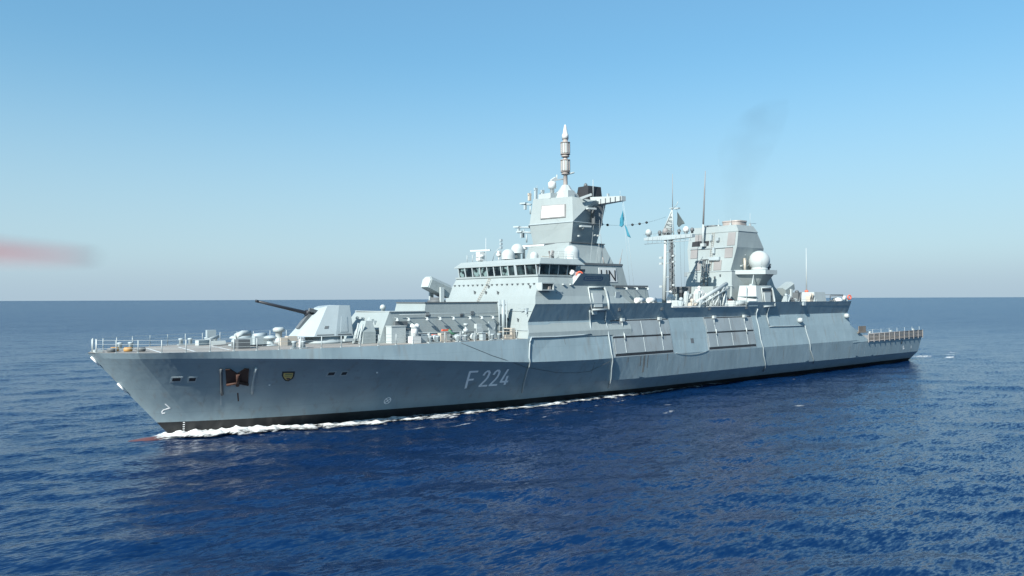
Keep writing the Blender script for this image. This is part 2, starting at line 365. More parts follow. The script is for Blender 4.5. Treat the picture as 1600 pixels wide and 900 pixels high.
# ------------------------------------------------------------------ sea
CX, CY = CAM.x, CAM.y
def sea():
    az0 = math.atan2(Fw.x, Fw.y)
    fine = np.arange(-44, 44.01, 0.15); coarseL = np.arange(-180, -44, 2.0); coarseR = np.arange(46, 181, 2.0)
    ang = np.radians(np.concatenate([coarseL, fine, coarseR])) + az0
    rr = [14.0]
    while rr[-1] < 420: rr.append(rr[-1] * 1.0075)
    while rr[-1] < 60000: rr.append(rr[-1] * 1.05)
    rr = np.array(rr)
    A, Q = np.meshgrid(ang, rr)
    X = CX + Q * np.sin(A); Y = CY + Q * np.cos(A)
    Z = np.zeros_like(X)
    cell = np.maximum(Q * 0.0075, Q * np.radians(.15))
    rng = np.random.default_rng(5)
    main = math.radians(66)
    for i in range(140):
        lam = 0.8 * (10 / 0.8) ** rng.random()
        di = main + rng.normal(0, .50)
        amp = 0.0030 * lam ** 0.78
        k = 2 * math.pi / lam
        ph = rng.random() * 6.283
        wgt = np.clip((lam / cell - 3) / 3, 0, 1)
        Z += wgt * amp * np.sin(k * (X * math.cos(di) + Y * math.sin(di)) + ph)
    Z = Z + 0.25 * Z * np.abs(Z) * 2
    # calmer water close under the side, a bow wave rising along the stem
    n_r, n_a = X.shape
    V = np.stack([X, Y, Z], -1).reshape(-1, 3)
    idx = np.arange(n_r * n_a).reshape(n_r, n_a)
    Fq = np.stack([idx[:-1, :-1], idx[1:, :-1], idx[1:, 1:], idx[:-1, 1:]], -1).reshape(-1, 4)
    Fw_ = np.stack([idx[:-1, -1], idx[1:, -1], idx[1:, 0], idx[:-1, 0]], -1).reshape(-1, 4)
    Fq = np.concatenate([Fq, Fw_])
    me = bpy.data.meshes.new("sea")
    me.vertices.add(len(V)); me.vertices.foreach_set("co", V.ravel())
    me.loops.add(len(Fq) * 4); me.loops.foreach_set("vertex_index", Fq.ravel())
    me.polygons.add(len(Fq)); me.polygons.foreach_set("loop_start", np.arange(len(Fq)) * 4); me.polygons.foreach_set("loop_total", np.full(len(Fq), 4))
    me.polygons.foreach_set("use_smooth", np.ones(len(Fq), bool))
    me.update(); me.validate()
    # the disc under the viewpoint
    o = bpy.data.objects.new("sea", me); COL.objects.link(o)
    m, t, b = newmat("sea_water"); L = t.links.new
    gg = nd(t, "ShaderNodeNewGeometry")
    b.inputs["Base Color"].default_value = (0.0008, 0.0145, 0.058, 1)
    b.inputs["Roughness"].default_value = 0.12; b.inputs["IOR"].default_value = 1.333; b.inputs["Specular IOR Level"].default_value = 0.42
    acc = None
    for sc_, k_ in ((0.06, .16), (0.45, .25), (2.1, .62), (5.5, .75)):
        n = nd(t, "ShaderNodeTexNoise"); n.inputs["Scale"].default_value = sc_; n.inputs["Detail"].default_value = 2.5
        mp = nd(t, "ShaderNodeMapping"); mp.inputs["Rotation"].default_value = (0, 0, R(39.6)); mp.inputs["Scale"].default_value = (0.42, 1.4, 1)
        L(gg.outputs["Position"], mp.inputs[0]); L(mp.outputs[0], n.inputs["Vector"])
        sb = nd(t, "ShaderNodeVectorMath", operation='SUBTRACT'); sb.inputs[1].default_value = (.5, .5, .5); L(n.outputs["Color"], sb.inputs[0])
        ml = nd(t, "ShaderNodeVectorMath", operation='MULTIPLY'); ml.inputs[1].default_value = (k_, k_, 0); L(sb.outputs[0], ml.inputs[0])
        ad = nd(t, "ShaderNodeVectorMath", operation='ADD'); L(ml.outputs[0], ad.inputs[0])
        L(acc if acc else gg.outputs["Normal"], ad.inputs[1]); acc = ad.outputs[0]
    # beyond a few hundred metres the ripples are finer than the mesh and the picture can hold: they become surface roughness
    ds = nd(t, "ShaderNodeVectorMath", operation='DISTANCE'); ds.inputs[1].default_value = (20, -60, 0); L(gg.outputs["Position"], ds.inputs[0])
    rg = nd(t, "ShaderNodeMapRange", interpolation_type='SMOOTHSTEP'); rg.inputs["From Min"].default_value = 40; rg.inputs["From Max"].default_value = 420; rg.inputs["To Min"].default_value = .16; rg.inputs["To Max"].default_value = .27
    L(ds.outputs["Value"], rg.inputs["Value"]); L(rg.outputs[0], b.inputs["Roughness"])
    fd = nd(t, "ShaderNodeMapRange", interpolation_type='SMOOTHSTEP'); fd.inputs["From Min"].default_value = 250; fd.inputs["From Max"].default_value = 1500; fd.inputs["To Min"].default_value = 1; fd.inputs["To Max"].default_value = .6
    L(ds.outputs["Value"], fd.inputs["Value"])
    dl = nd(t, "ShaderNodeVectorMath", operation='SUBTRACT'); L(acc, dl.inputs[0]); L(gg.outputs["Normal"], dl.inputs[1])
    sc2 = nd(t, "ShaderNodeVectorMath", operation='SCALE'); L(dl.outputs[0], sc2.inputs[0]); L(fd.outputs[0], sc2.inputs["Scale"])
    a2 = nd(t, "ShaderNodeVectorMath", operation='ADD'); L(sc2.outputs[0], a2.inputs[0]); L(gg.outputs["Normal"], a2.inputs[1]); acc = a2.outputs[0]
    b.inputs["Specular Tint"].default_value = (.66, .87, 1.0, 1)
    no = nd(t, "ShaderNodeVectorMath", operation='NORMALIZE'); L(acc, no.inputs[0]); prev = no.outputs[0]
    L(prev, b.inputs["Normal"])
    me.materials.append(m)
    tag(o, kind="structure")
    return o
SEA = sea()
# ------------------------------------------------------------------ forward deckhouse (missile cells) and gun
h = MB()
h.loft([[(25.6, -5.25, 8.07), (41.6, -5.25, 8.07), (41.6, 4.6, 8.07), (25.9, 4.6, 8.07)],
        [(26.1, -5.15, 9.5), (41.5, -5.15, 9.5), (41.5, 4.3, 9.5), (26.3, 4.0, 9.5)],
        [(26.95, -5.0, 11.28), (41.5, -5.0, 11.28), (41.5, 3.0, 11.28), (27.1, 2.5, 11.28)]], 0)
fdh = h.build("forward_deckhouse", 'house', SHIP)
h = MB()
h.loft([[(31.3, -5.005, 11.26), (41.4, -5.005, 11.26), (41.4, 1.2, 11.26), (31.3, 1.2, 11.26)],
        [(31.45, -4.95, 12.2), (41.3, -4.95, 12.2), (41.3, 1.0, 12.2), (31.45, 1.0, 12.2)]], 0)
h.build("missile_cell_block", 'house', fdh)
h = MB(); h.box((36.4, -4.95, 12.24), (10.2, .16, .10)); h.box((31.4, -2, 12.24), (.14, 6, .1))
h.build("coaming", 'dark', fdh)
h = MB(); h.box((29.1, -5.04, 11.32), (4.4, .14, .08)); h.box((27.0, -1.3, 11.32), (.14, 7.4, .08)); h.build("coaming", 'light', fdh)
# cone floodlights along the port side
ref = None
for x in (27.56, 28.96, 31.26, 32.93, 34.71, 36.95, 38.6, 40.2):
    if ref is None:
        h = MB(); h.lathe((x, -5.62, 10.36), [(.22, 0), (.20, .04), (.09, .24), (.06, .3)], 12); h.tube([(x, -5.6, 10.62), (x, -5.05, 10.66)], .045, 6)
        ref = h.build("floodlight", 'light', fdh); r0 = x
    else: dup(ref, (x - r0, 0, 0), fdh)
for x, z in ((31.59, 10.98), (36.13, 10.84), (37.59, 11.03)):
    h = MB(); h.box((x, -5.06, z), (.42, .12, .42)); h.build("vent_grille", 'dark', fdh)
h = MB(); h.box((40.3, -5.22, 9.05), (1.0, .12, 1.95)); h.tube([(40.62, -5.30, 9.0), (40.62, -5.30, 9.35)], .03, 6)
h.build("door", 'grey', fdh)
h = MB()
for z in (9.0, 11.0): h.tube([(28, -5.24, z), (41.3, -5.24, z)], .028, 5)
h.build("grab_rail", 'grey', fdh)
h = MB(); h.tube([(41.25, -5.45, 8.1), (41.25, -5.4, 11.1), (41.25, -5.4, 12.5)], .12, 10); h.tube([(41.75, -5.5, 8.1), (41.75, -5.5, 12.5)], .2, 10); h.tube([(42.15, -5.6, 8.1), (42.15, -5.6, 12.3)], .08, 8); h.box((41.7, -5.5, 11.9), (1.1, .12, .1)); h.box((41.7, -5.5, 9.4), (1.1, .12, .1))
h.build("ventilation_pipe", 'grey', SHIP)
# front face details
h = MB(); h.box((26.66, -1.2, 10.4), (.12, .5, .5), ry=.4); h.build("hatch", 'grey', fdh)
for y, z in ((1.2, 10.6), (-.2, 10.5), (-2.4, 10.35), (-3.1, 10.2), (-1.0, 9.2)):
    h = MB(); h.box((26.0 + (z - 9.5) * .48, y, z), (.25, .14, .34)); h.build("cleat", 'grey', fdh)
h = MB(); h.lathe((29.3, .4, 11.28), [(.22, 0), (.22, .25), (.34, .3), (.3, .6), (.1, .75)], 12); h.build("mushroom_vent", 'light', fdh)

# main gun
gun = MB()
def gpoly(pts): return pts
S = [(18.7, 0, 8.9)]
base = [(18.55, .9, 8.88), (18.55, -.9, 8.88), (20.0, -2.0, 8.85), (22.3, -2.2, 8.85), (24.4, -1.9, 8.85), (25.0, -.9, 8.9), (25.0, .9, 8.9), (24.4, 1.9, 8.85), (22.3, 2.2, 8.85), (20.0, 2.0, 8.85)]
top = [(21.3, .75, 11.75), (21.3, -.75, 11.75), (21.9, -1.05, 11.92), (23.2, -1.15, 12.02), (24.5, -1.0, 11.98), (24.75, -.55, 11.9), (24.75, .55, 11.9), (24.5, 1.0, 11.98), (23.2, 1.15, 12.02), (21.9, 1.05, 11.92)]
gun.loft([base, top], 0)
GUN = MB(); GUN.lathe((22.1, 0, 8.08), [(2.35, 0), (2.35, .28), (2.0, .32), (2.0, .78)], 28)
gt = GUN.build("gun_turret", 'grey', SHIP)
gun.build("gun_shield", 'grey', gt)
def facet_panel(i, j, u0, u1, v0, v1, off):
    a_, b_, c_, d_ = Vector(base[i]), Vector(base[j]), Vector(top[j]), Vector(top[i]); n = (b_ - a_).cross(d_ - a_).normalized(); n = n if n.dot((a_ + c_) / 2 - Vector((22.3, 0, 10.2))) > 0 else -n
    f_ = lambda u, v: a_.lerp(b_, u).lerp(d_.lerp(c_, u), v)
    q = MB(); P = [f_(u, v) + n * o for o in (off, -.02) for u, v in ((u0, v0), (u1, v0), (u1, v1), (u0, v1))]
    q.add(P, [(0, 1, 2, 3), (7, 6, 5, 4), (0, 4, 5, 1), (1, 5, 6, 2), (2, 6, 7, 3), (3, 7, 4, 0)]); return q
facet_panel(3, 4, .25, .7, .12, .62, .035).build("access_hatch", 'grey', gt)
facet_panel(2, 3, .1, .9, .03, .06, .03).build("seam", 'dark', gt); facet_panel(2, 3, .35, .55, .25, .33, .04).build("handle", 'dark', gt); facet_panel(3, 4, .1, .9, .03, .06, .03).build("seam", 'dark', gt)
h = MB(); h.box((20.05, 0, 10.55), (2.6, .62, .5), ry=R(-50)); h.build("barrel_slot", 'dark', gt)
a, b = Vector((20.9, 0, 11.05)), Vector((14.75, 0, 12.5))
h = MB(); h.tube([a, a.lerp(b, .12), a.lerp(b, .45), a.lerp(b, .97)], .23, 12, r1=.13); h.tube([a.lerp(b, .955), b], .14, 12); h.tube([a, a.lerp(b, .15)], .33, 12)
h.build("gun_barrel", 'barrel', gt)
h = MB(); h.box((20.55, -.55, 11.45), (.9, .34, .34), ry=R(15)); h.build("gun_sight", 'dark', gt)

# faceted light gun cabinet and stowage boxes behind the turret
h = MB(); h.loft([[(23.9, -4.9, 8.1), (25.4, -4.9, 8.1), (25.4, -3.4, 8.1), (23.5, -3.4, 8.1)], [(24.0, -4.9, 9.3), (25.4, -4.9, 9.3), (25.4, -3.4, 9.3), (23.8, -3.4, 9.3)], [(24.5, -4.5, 10.4), (25.2, -4.5, 10.4), (25.2, -3.5, 10.4), (24.5, -3.5, 10.4)]])
lc = h.build("decoy_launcher", 'house', SHIP)
h = MB(); h.tube([(23.6, -4.7, 8.2), (23.9, -4.9, 10.1)], .09, 6); h.tube([(23.3, -4.3, 8.2), (23.7, -4.4, 10.2)], .09, 6); h.box((23.0, -4.1, 8.5), (1.6, .5, .25)); h.build("launch_rail", 'light', lc)
h = MB(); h.box((25.6, -4.3, 9.4), (.9, .16, .16)); h.build("bracket", 'dark', lc)
h = MB(); h.box((27.2, -5.9, 8.95), (1.7, 1.1, 1.7)); h.box((27.2, -5.9, 9.84), (1.8, 1.2, .08)); h.box((28.6, -5.85, 8.7), (.9, .9, 1.2)); h.build("ready_locker", 'light', SHIP)
h = MB(); h.box((28.1, -5.35, 10.05), (1.5, .3, .5)); h.box((28.1, -5.5, 9.5), (1.9, .5, .12)); h.box((28.1, -5.4, 9.75), (.3, .3, .5)); h.build("hose_reel", 'dark', SHIP)

# ------------------------------------------------------------------ rails
def railing(path, name, hgt=1.1, step=1.9, mat='grey', wires=(.38, .74, 1.08), rad=.045):
    P = [Vector(p) for p in path]
    seg = [(P[i + 1] - P[i]).length for i in range(len(P) - 1)]; tot = sum(seg)
    def at(s):
        for i, l in enumerate(seg):
            if s <= l or i == len(seg) - 1: return P[i].lerp(P[i + 1], min(1, s / l))
            s -= l
    h = MB()
    for wz in wires: h.tube([p + Vector((0, 0, hgt * wz / 1.1)) for p in P], .013, 4)
    r = h.build(name, mat, SHIP)
    n = max(1, int(tot / step)); ref = None
    for k in range(n + 1):
        p = at(tot * k / n)
        if ref is None:
            q = MB(); q.tube([p, p + Vector((0, 0, hgt))], rad, 6); q.box(p + Vector((0, 0, .04)), (.16, .16, .08))
            ref = q.build("stanchion", mat, r); p0 = p
        else: dup(ref, p - p0, r)
    return r
for s in (-1, 1):
    xs = [.5, 1.2, 2.2, 3.5, 5.3, 7, 8.5, 10, 12, 15, 18, 21, 25, 30, 36, 41]
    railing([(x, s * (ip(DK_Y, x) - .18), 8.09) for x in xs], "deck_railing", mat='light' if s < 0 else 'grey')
# raised bow fittings
h = MB(); h.tube([(.45, .3, 8.1), (.45, .3, 9.3)], .06, 6); h.tube([(.6, -.35, 8.1), (.6, -.35, 9.25)], .07, 6); h.box((.75, 0, 8.2), (.6, 1.1, .2)); h.build("jackstaff_step", 'light', SHIP)
# replenishment marks painted on the foredeck
h = MB()
def strip(a, b, wd=.22, z=8.097):
    a, b = Vector((a[0], a[1], z)), Vector((b[0], b[1], z)); n = (b - a).normalized().cross(Vector((0, 0, 1))) * wd / 2
    h.add([a - n, b - n, b + n, a + n], [(0, 1, 2, 3)])
for a, b in (((5.5, 2.9), (4.75, -4.9)), ((5.5, 2.9), (11.3, 2.9)), ((11.3, 2.9), (10.5, -5.0)), ((4.75, -4.9), (10.5, -5.0)), ((8.3, 2.9), (7.45, -4.9))): strip(a, b)
h.build("deck_marking", 'white', foredeck)
# anchor handling gear
def windlass(x, y):
    h = MB(); h.lathe((x, y, 8.1), [(.75, 0), (.75, .12), (.34, .18), (.3, .62), (.62, .72), (.62, .85), (.35, .98), (.12, 1.02)], 18)
    return h.build("capstan", 'grey', SHIP)
for x, y in ((14.2, 2.3), (15.6, -1.6), (13.2, 1.0)): windlass(x, y)
h = MB(); h.box((13.6, .2, 8.5), (1.8, 1.2, .8)); h.tube([(12.8, .2, 8.9), (14.6, .2, 8.9)], .42, 14); h.box((14.9, -.6, 8.6), (1.2, .8, .9)); h.tube([(14.3, -.6, 9.0), (15.6, -.6, 9.1)], .3, 12)
h.build("anchor_windlass", 'grey', SHIP)
h = MB(); h.tube([(11.7, -2.6, 8.1), (11.7, -2.6, 8.75), (11.95, -2.6, 9.25), (12.5, -2.5, 9.45), (13.3, -2.4, 9.45)], .26, 12); h.build("gooseneck_vent", 'light', SHIP)
h = MB(); h.box((12.1, -3.5, 8.5), (1.1, 1.3, .85)); h.box((11.6, -3.0, 8.4), (.3, .9, .6)); h.build("winch_box", 'dark', SHIP)
h = MB(); h.tube([(11, 1.0, 8.2), (16.5, 2.4, 8.3)], .07, 6); h.tube([(11, -1.5, 8.2), (15.5, -2.0, 8.25)], .07, 6); h.build("anchor_chain", 'dark', SHIP)
def bollard(x, y):
    h = MB()
    for dx in (-.45, .45): h.lathe((x + dx, y, 8.1), [(.2, 0), (.17, .5), (.25, .56), (.25, .66), (.05, .7)], 10)
    h.box((x, y, 8.14), (1.5, .5, .08)); return h.build("bollard", 'grey', SHIP)
for x, y in ((3.4, 1.8), (9.8, 5.6), (16.0, -7.3), (30.5, -8.0), (34.0, -8.1), (12.5, 6.2), (38.5, -8.2)): bollard(x, y)
for x, y, m_ in ((2.2, .4, 'orange'), (3.0, -.9, 'orange'), (3.9, -1.6, 'dark'), (1.7, -.8, 'dark')):
    h = MB(); h.lathe((x, y, 8.1), [(.32, 0), (.38, .1), (.38, .26), (.3, .36)], 12); loose(h.build("rope_coil", m_, SHIP), {2.2: "more forward of the two ochre rope coils at the bow", 3.0: "after one of the two ochre rope coils at the bow", 3.9: "dark rope coil lying furthest aft of the coils at the bow", 1.7: "dark rope coil closest to the bow tip"}[x], "rope coil", "rope coils lying at the bow")
h = MB(); h.box((17.6, -1.9, 8.55), (1.0, .7, .9)); h.box((16.6, -2.3, 8.5), (.7, .6, .8)); h.build("deck_locker", 'beige', SHIP)
h = MB(); h.lathe((18.6, 3.5, 8.1), [(.5, 0), (.5, .1), (.35, .15), (.35, 1.1), (.6, 1.15), (.62, 1.45), (.4, 1.6)], 14); h.build("mushroom_vent", 'light', SHIP)
h = MB(); h.box((12.6, 6.6, 8.8), (.9, .5, 1.4)); h.build("deck_locker", 'grey', SHIP)
h = MB(); h.box((11.2, 4.4, 8.35), (1.7, .5, .5), rz=.4); h.box((12.3, 3.4, 8.3), (1.3, .5, .45), rz=-.2); h.tube([(11, 5, 8.3), (13, 5.4, 8.9)], .16, 8); h.build("fairlead_block", 'light', SHIP)
h = MB(); h.box((16.6, -6.4, 8.55), (.3, .3, .9)); h.box((16.6, -6.4, 9.02), (.5, .3, .1)); h.build("hose_post", 'white', SHIP)

# waist gear between deckhouse and rail, port side
h = MB(); h.box((28.5, -7.4, 8.45), (1.0, .9, .7)); h.lathe((28.5, -7.4, 8.8), [(.42, 0), (.36, .6), (.28, 1.0)], 12); h.tube([(28.9, -7.5, 9.5), (28.0, -7.6, 9.95)], .2, 10); h.lathe((28.8, -7.4, 9.7), [(.2, -.1), (.3, .05), (.3, .25), (.1, .4)], 10); h.build("water_cannon", 'white', SHIP)
rnd = random.Random(11)
k = 0
for x in np.arange(29.6, 38.6, .82):
    y = -7.3 + rnd.uniform(-.5, .7); mt = ['grey', 'light', 'grey', 'beige', 'dark', 'grey', 'white'][k % 7]
    h = MB(); hh = rnd.uniform(.45, 1.05)
    if k % 3 == 0:
        h.box((x, y, 8.1 + hh / 2), (rnd.uniform(.4, .8), .6, hh)); h.box((x, y, 8.1 + hh + .04), (.7, .66, .08)); nm = "deck_locker"
    elif k % 3 == 1:
        h.tube([(x, y, 8.1), (x, y, 8.1 + hh)], .13, 8); h.tube([(x, y, 8.1 + hh), (x - .3, y - .15, 8.15 + hh)], .13, 8); h.tube([(x - .2, y, 8.4), (x + .6, y + .2, 8.4)], .06, 6); nm = "hydrant"
    else:
        h.tube([(x, y - .3, 8.5), (x, y + .3, 8.5)], .36, 14); h.box((x, y - .35, 8.4), (.16, .06, .6)); h.box((x, y + .35, 8.4), (.16, .06, .6)); nm = "cable_drum"
    h.build(nm, mt, SHIP); k += 1
h = MB(); h.box((31.8, -6.1, 8.6), (.5, .3, .5)); h.box((33.4, -6.0, 9.25), (1.1, .2, .2)); h.build("fire_point", 'pinkred', SHIP)
h = MB(); h.tube([(33.6, -6.2, 9.3), (33.9, -6.3, 8.9), (34.6, -6.3, 8.7)], .14, 8); loose(h.build("fire_hose", 'green', SHIP), "green hose draped over the gear beside the forward deckhouse", "hose")
h = MB(); h.lathe((35.3, -7.0, 8.1), [(.18, 0), (.18, .9), (.3, .95), (.3, 1.25), (.12, 1.3), (.12, 1.6), (.26, 1.62), (.26, 1.85)], 10); h.build("searchlight", 'light', SHIP)
h = MB(); h.box((37.4, -6.4, 9.6), (.7, .5, .5)); h.tube([(37.4, -6.4, 8.1), (37.4, -6.4, 9.4)], .09, 6); h.box((37.4, -6.7, 9.1), (.9, .1, .5)); h.build("fuelling_post", 'light', SHIP)
h = MB(); h.tube([(39.2, -7.9, 8.1), (39.2, -7.9, 8.95), (41.2, -7.9, 8.95), (41.2, -7.9, 8.1)], .06, 6); h.box((40.6, -7.7, 8.4), (.9, .4, .35)); h.build("bitts_frame", 'beige', SHIP)

# ------------------------------------------------------------------ superstructure
h = MB()
def qring(z, x0, x1, y): return [(x0, -y, z), (x1, -y, z), (x1, y, z), (x0, y, z)]
h.loft([qring(z, fe(z), xa, y) for z, xa, y in ((8.08, 60, 8.94), (8.75, 60, 8.9), (9.95, 60, side_y(9.95) - .03), (12.0, 59.6, side_y(12) - .03), (12.9, 58.4, 8.8), (14.32, 56.6, 8.5))], 0)
ss = h.build("superstructure", 'house', SHIP)
h = MB(); h.loft([qring(14.32, 44.5, 51.5, 8.5), qring(15.22, 44.85, 51.5, 8.12)], 0)
h.build("bridge_apron", 'house', ss)
# row of stand-offs along the knuckle and the vertical ladder
ref = None
for i in range(17):
    y = 7.9 - i * .985
    if ref is None:
        q = MB(); q.box((44.42, y, 14.36), (.22, .2, .14)); ref = q.build("footing", 'dark', ss); y0_ = y
    else: dup(ref, (0, y - y0_, 0), ss)
h = MB()
for dy in (-.2, .2): h.tube([(fe(12.3) - .12, 1.7 + dy, 12.25), (44.36, .95 + dy, 14.3), (44.72, .9 + dy, 15.2)], .022, 4)
for i in range(12):
    t = i / 11; z = 12.4 + 2.7 * t; x = (fe(z) if z < 14.3 else 44.5 + (z - 14.3) * .4) - .12; y = 1.7 - .8 * t
    h.tube([(x, y - .2, z), (x, y + .2, z)], .025, 4)
h.build("ladder", 'beige', ss)
for y, z in ((2.83, 13.42), (.53, 13.4), (-1.88, 13.34), (.46, 14.1), (-7.4, 14.0), (-4.86, 10.2), (-6.72, 10.16)):
    q = MB(); q.box((fe(z) - .08, y, z), (.22, .14, .3)); q.tube([(fe(z) - .1, y, z + .1), (fe(z) - .3, y - .05, z + .22)], .05, 5); q.build("deck_lamp", 'dark', ss)
q = MB(); q.box((43.2, -8.0, 11.3), (.4, .3, .5)); q.tube([(43.0, -8.0, 11.45), (42.6, -7.2, 11.5)], .04, 5); q.tube([(43.0, -8.2, 11.2), (42.8, -8.3, 10.8)], .05, 5); q.build("loudhailer", 'grey', ss)
q = MB(); q.tube([(fe(11.2) - .08, -3.6, 11.2), (fe(11.2) - .08, -8.7, 11.2)], .03, 4); q.tube([(fe(9) - .08, -5.6, 9.0), (fe(9) - .08, -8.6, 9.0)], .03, 4); q.build("grab_rail", 'grey', ss)
q = MB(); q.box((41.9, -6.4, 9.2), (.5, 1.6, .1)); q.box((41.9, -7.0, 8.6), (.5, .4, 1.0)); q.build("deck_locker", 'beige', SHIP)

# bridge: sill, glazed band, posts, visor roof
h = MB(); h.loft([qring(15.22, 44.72, 51.3, 8.2), qring(15.42, 44.72, 51.3, 8.2)], 0)
br = h.build("bridge", 'house', SHIP)
h = MB(); h.loft([qring(15.40, 45.15, 51.2, 7.8), qring(16.72, 44.95, 51.2, 8.0)], 0); h.build("bridge_core", 'dark', br)
h = MB(); h.loft([qring(16.62, 44.72, 52.1, 8.5), qring(16.70, 44.72, 52.1, 8.52)], 0)
h.loft([qring(16.70, 44.72, 52.1, 8.52), qring(17.38, 45.45, 51.5, 7.9)], 0); h.build("visor_roof", 'house', br)
def pane(p0, p1, p2, p3, off):
    q = MB(); q.add([Vector(p) for p in (p0, p1, p2, p3)] + [Vector(p) + Vector(off) for p in (p0, p1, p2, p3)], [(0, 1, 2, 3), (7, 6, 5, 4), (0, 4, 5, 1), (1, 5, 6, 2), (2, 6, 7, 3), (3, 7, 4, 0)])
    return q
yb = [7.72, 6.25, 4.7, 3.1, 1.6, .25, -1.15, -2.55, -3.95, -5.75, -7.72]
for i in range(len(yb) - 1):
    wn = pane((45.10, yb[i] - .13, 15.48), (45.10, yb[i + 1] + .13, 15.48), (44.90, yb[i + 1] + .13, 16.6), (44.90, yb[i] - .13, 16.6), (.06, 0, 0)).build("window", 'glass_light' if i in (0, 2, 3, 6) else 'glass', br)
for i, y in enumerate(yb):
    q = MB(); wd = .17 if i not in (8,) else .42
    q.tube([(45.02, y, 15.4), (44.82, y, 16.66)], wd / 2, 4, smooth=False); q.build("window_post", 'grey', br)
xb = [45.2, 46.75, 48.2, 49.7, 51.1]
for s in (-1, 1):
    for i in range(4):
        pane((xb[i] + .1, s * 7.86, 15.48), (xb[i + 1] - .1, s * 7.86, 15.48), (xb[i + 1] - .1, s * 8.06, 16.6), (xb[i] + .1, s * 8.06, 16.6), (0, -s * .06, 0)).build("window", 'glass', br)
    for x in xb:
        q = MB(); q.tube([(x, s * 7.86, 15.4), (x, s * 8.06, 16.66)], .08, 4, smooth=False); q.build("window_post", 'grey', br)
# bridge wing with its name plate
for x in (46.6, 48.4, 49.6):
    q = MB(); q.box((x, -8.62, 14.3), (.3, .34, .16)); q.build("footing", 'light', ss)
for x, z, w_, t_ in ((47.6, 13.2, .9, .5), (57.4, 12.7, .8, 1.5)):
    q = MB(); q.box((x, -8.72 if x < 50 else -8.86, z), (w_, .1, t_), rx=.16); q.build("side_hatch", 'grey', ss)
for s in (-1, 1):
    h = MB(); h.add([(49.9, s * 8.55, 14.18), (56.5, s * 8.55, 14.18), (55.6, s * 9.15, 15.62), (50.8, s * 9.15, 15.62), (49.9, s * 8.4, 14.18), (56.5, s * 8.4, 14.18), (55.6, s * 9.03, 15.62), (50.8, s * 9.03, 15.62)], [(0, 1, 2, 3), (7, 6, 5, 4), (0, 4, 5, 1), (1, 5, 6, 2), (2, 6, 7, 3), (3, 7, 4, 0)])
    bw = h.build("bridge_wing", 'house', SHIP)
    h = MB(); h.add([(49.9, s * 8.53, 14.2), (50.8, s * 9.13, 15.6), (50.7, s * 7.2, 15.6), (49.9, s * 7.2, 14.2)], [(0, 1, 2, 3)]); h.add([(50.0, s * 8.5, 14.22), (56.4, s * 8.5, 14.22), (56.4, s * 6, 14.22), (50.0, s * 6, 14.22)], [(0, 1, 2, 3)]); h.build("wing_screen", 'light', bw)
    if s < 0:
        h = MB(); y_ = lambda z: -8.55 - .6 * (z - 14.18) / 1.44 - .03
        for za, zb, xa, xc in ((14.78, 14.86, 51.6, 54.6), (15.20, 15.28, 51.6, 54.6)): h.add([(xa, y_(za), za), (xc, y_(za), za), (xc, y_(zb), zb), (xa, y_(zb), zb)], [(0, 1, 2, 3)])
        for xa in (51.45, 54.6): h.add([(xa, y_(14.86), 14.86), (xa + .15, y_(14.86), 14.86), (xa + .15, y_(15.2), 15.2), (xa, y_(15.2), 15.2)], [(0, 1, 2, 3)])
        for i in range(9): 
            xa = 51.95 + i * .28; h.add([(xa, y_(14.98), 14.98), (xa + .17, y_(14.98), 14.98), (xa + .17, y_(15.1), 15.1), (xa, y_(15.1), 15.1)], [(0, 1, 2, 3)])
        h.build("name_plate", 'plateblue', bw)
q = MB(); q.box((50.6, -8.2, 15.4), (.5, .5, .8)); q.lathe((50.3, -8.2, 15.75), [(.26, -.2), (.3, 0), (.3, .3)], 12, axis=(-1, -.3, .1)); q.build("searchlight", 'white', SHIP)
q = MB(); q.tube([(52.2, -8.0, 14.3), (52.2, -8.0, 15.9)], .06, 6); q.box((52.2, -8.0, 16.0), (.5, .35, .35)); q.build("pelorus", 'dark', SHIP)
# lookout box on the side of the bridge front
q = MB(); q.box((45.2, -8.95, 14.4), (1.9, .95, .12)); q.box((45.2, -8.95, 13.6), (1.9, .95, .12)); q.box((44.3, -8.95, 14), (.12, .95, .7)); q.box((46.1, -8.95, 14), (.12, .95, .7))
cb = q.build("camera_housing", 'light', SHIP)
q = MB(); q.box((45.2, -8.85, 14), (1.66, .6, .66)); q.build("window", 'glass', cb)
q = MB(); q.box((45.55, -9.2, 13.85), (.35, .25, .35)); q.build("lens", 'mastgrey', cb)

# blocks behind the bridge
h = MB(); h.loft([[(51.2, -7.0, 14.3), (61.4, -7.0, 14.25), (61.4, 7.0, 14.25), (51.2, 7.0, 14.3)], [(51.2, -6.85, 16.95), (60.5, -6.85, 16.95), (60.5, 6.85, 16.95), (51.2, 6.85, 16.95)]])
mid = h.build("signal_deckhouse", 'house', SHIP)
h = MB(); h.box((56.3, -6.87, 16.93), (8.6, .14, .26)); h.build("roof_edge", 'dark', mid)
h = MB(); h.loft([[(58, -7.15, 11.3), (65.9, -7.15, 11.3), (65.9, 7.15, 11.3), (58, 7.15, 11.3)], [(58, -6.95, 14.2), (65.3, -6.95, 14.2), (65.3, 6.95, 14.2), (58, 6.95, 14.2)]])
low = h.build("intake_house", 'house', SHIP)
h = MB(); h.box((62.2, -7.0, 14.15), (6.4, .16, .3)); h.build("roof_edge", 'dark', low)
ref = None
for x in (60.6, 62.6, 64.8):
    if ref is None:
        h = MB(); h.lathe((x, -7.6, 13.75), [(.22, 0), (.20, .04), (.09, .24), (.06, .3)], 12); h.tube([(x, -7.58, 14.0), (x, -7.0, 14.05)], .045, 6); ref = h.build("floodlight", 'light', low); r0 = x
    else: dup(ref, (x - r0, 0, 0), low)
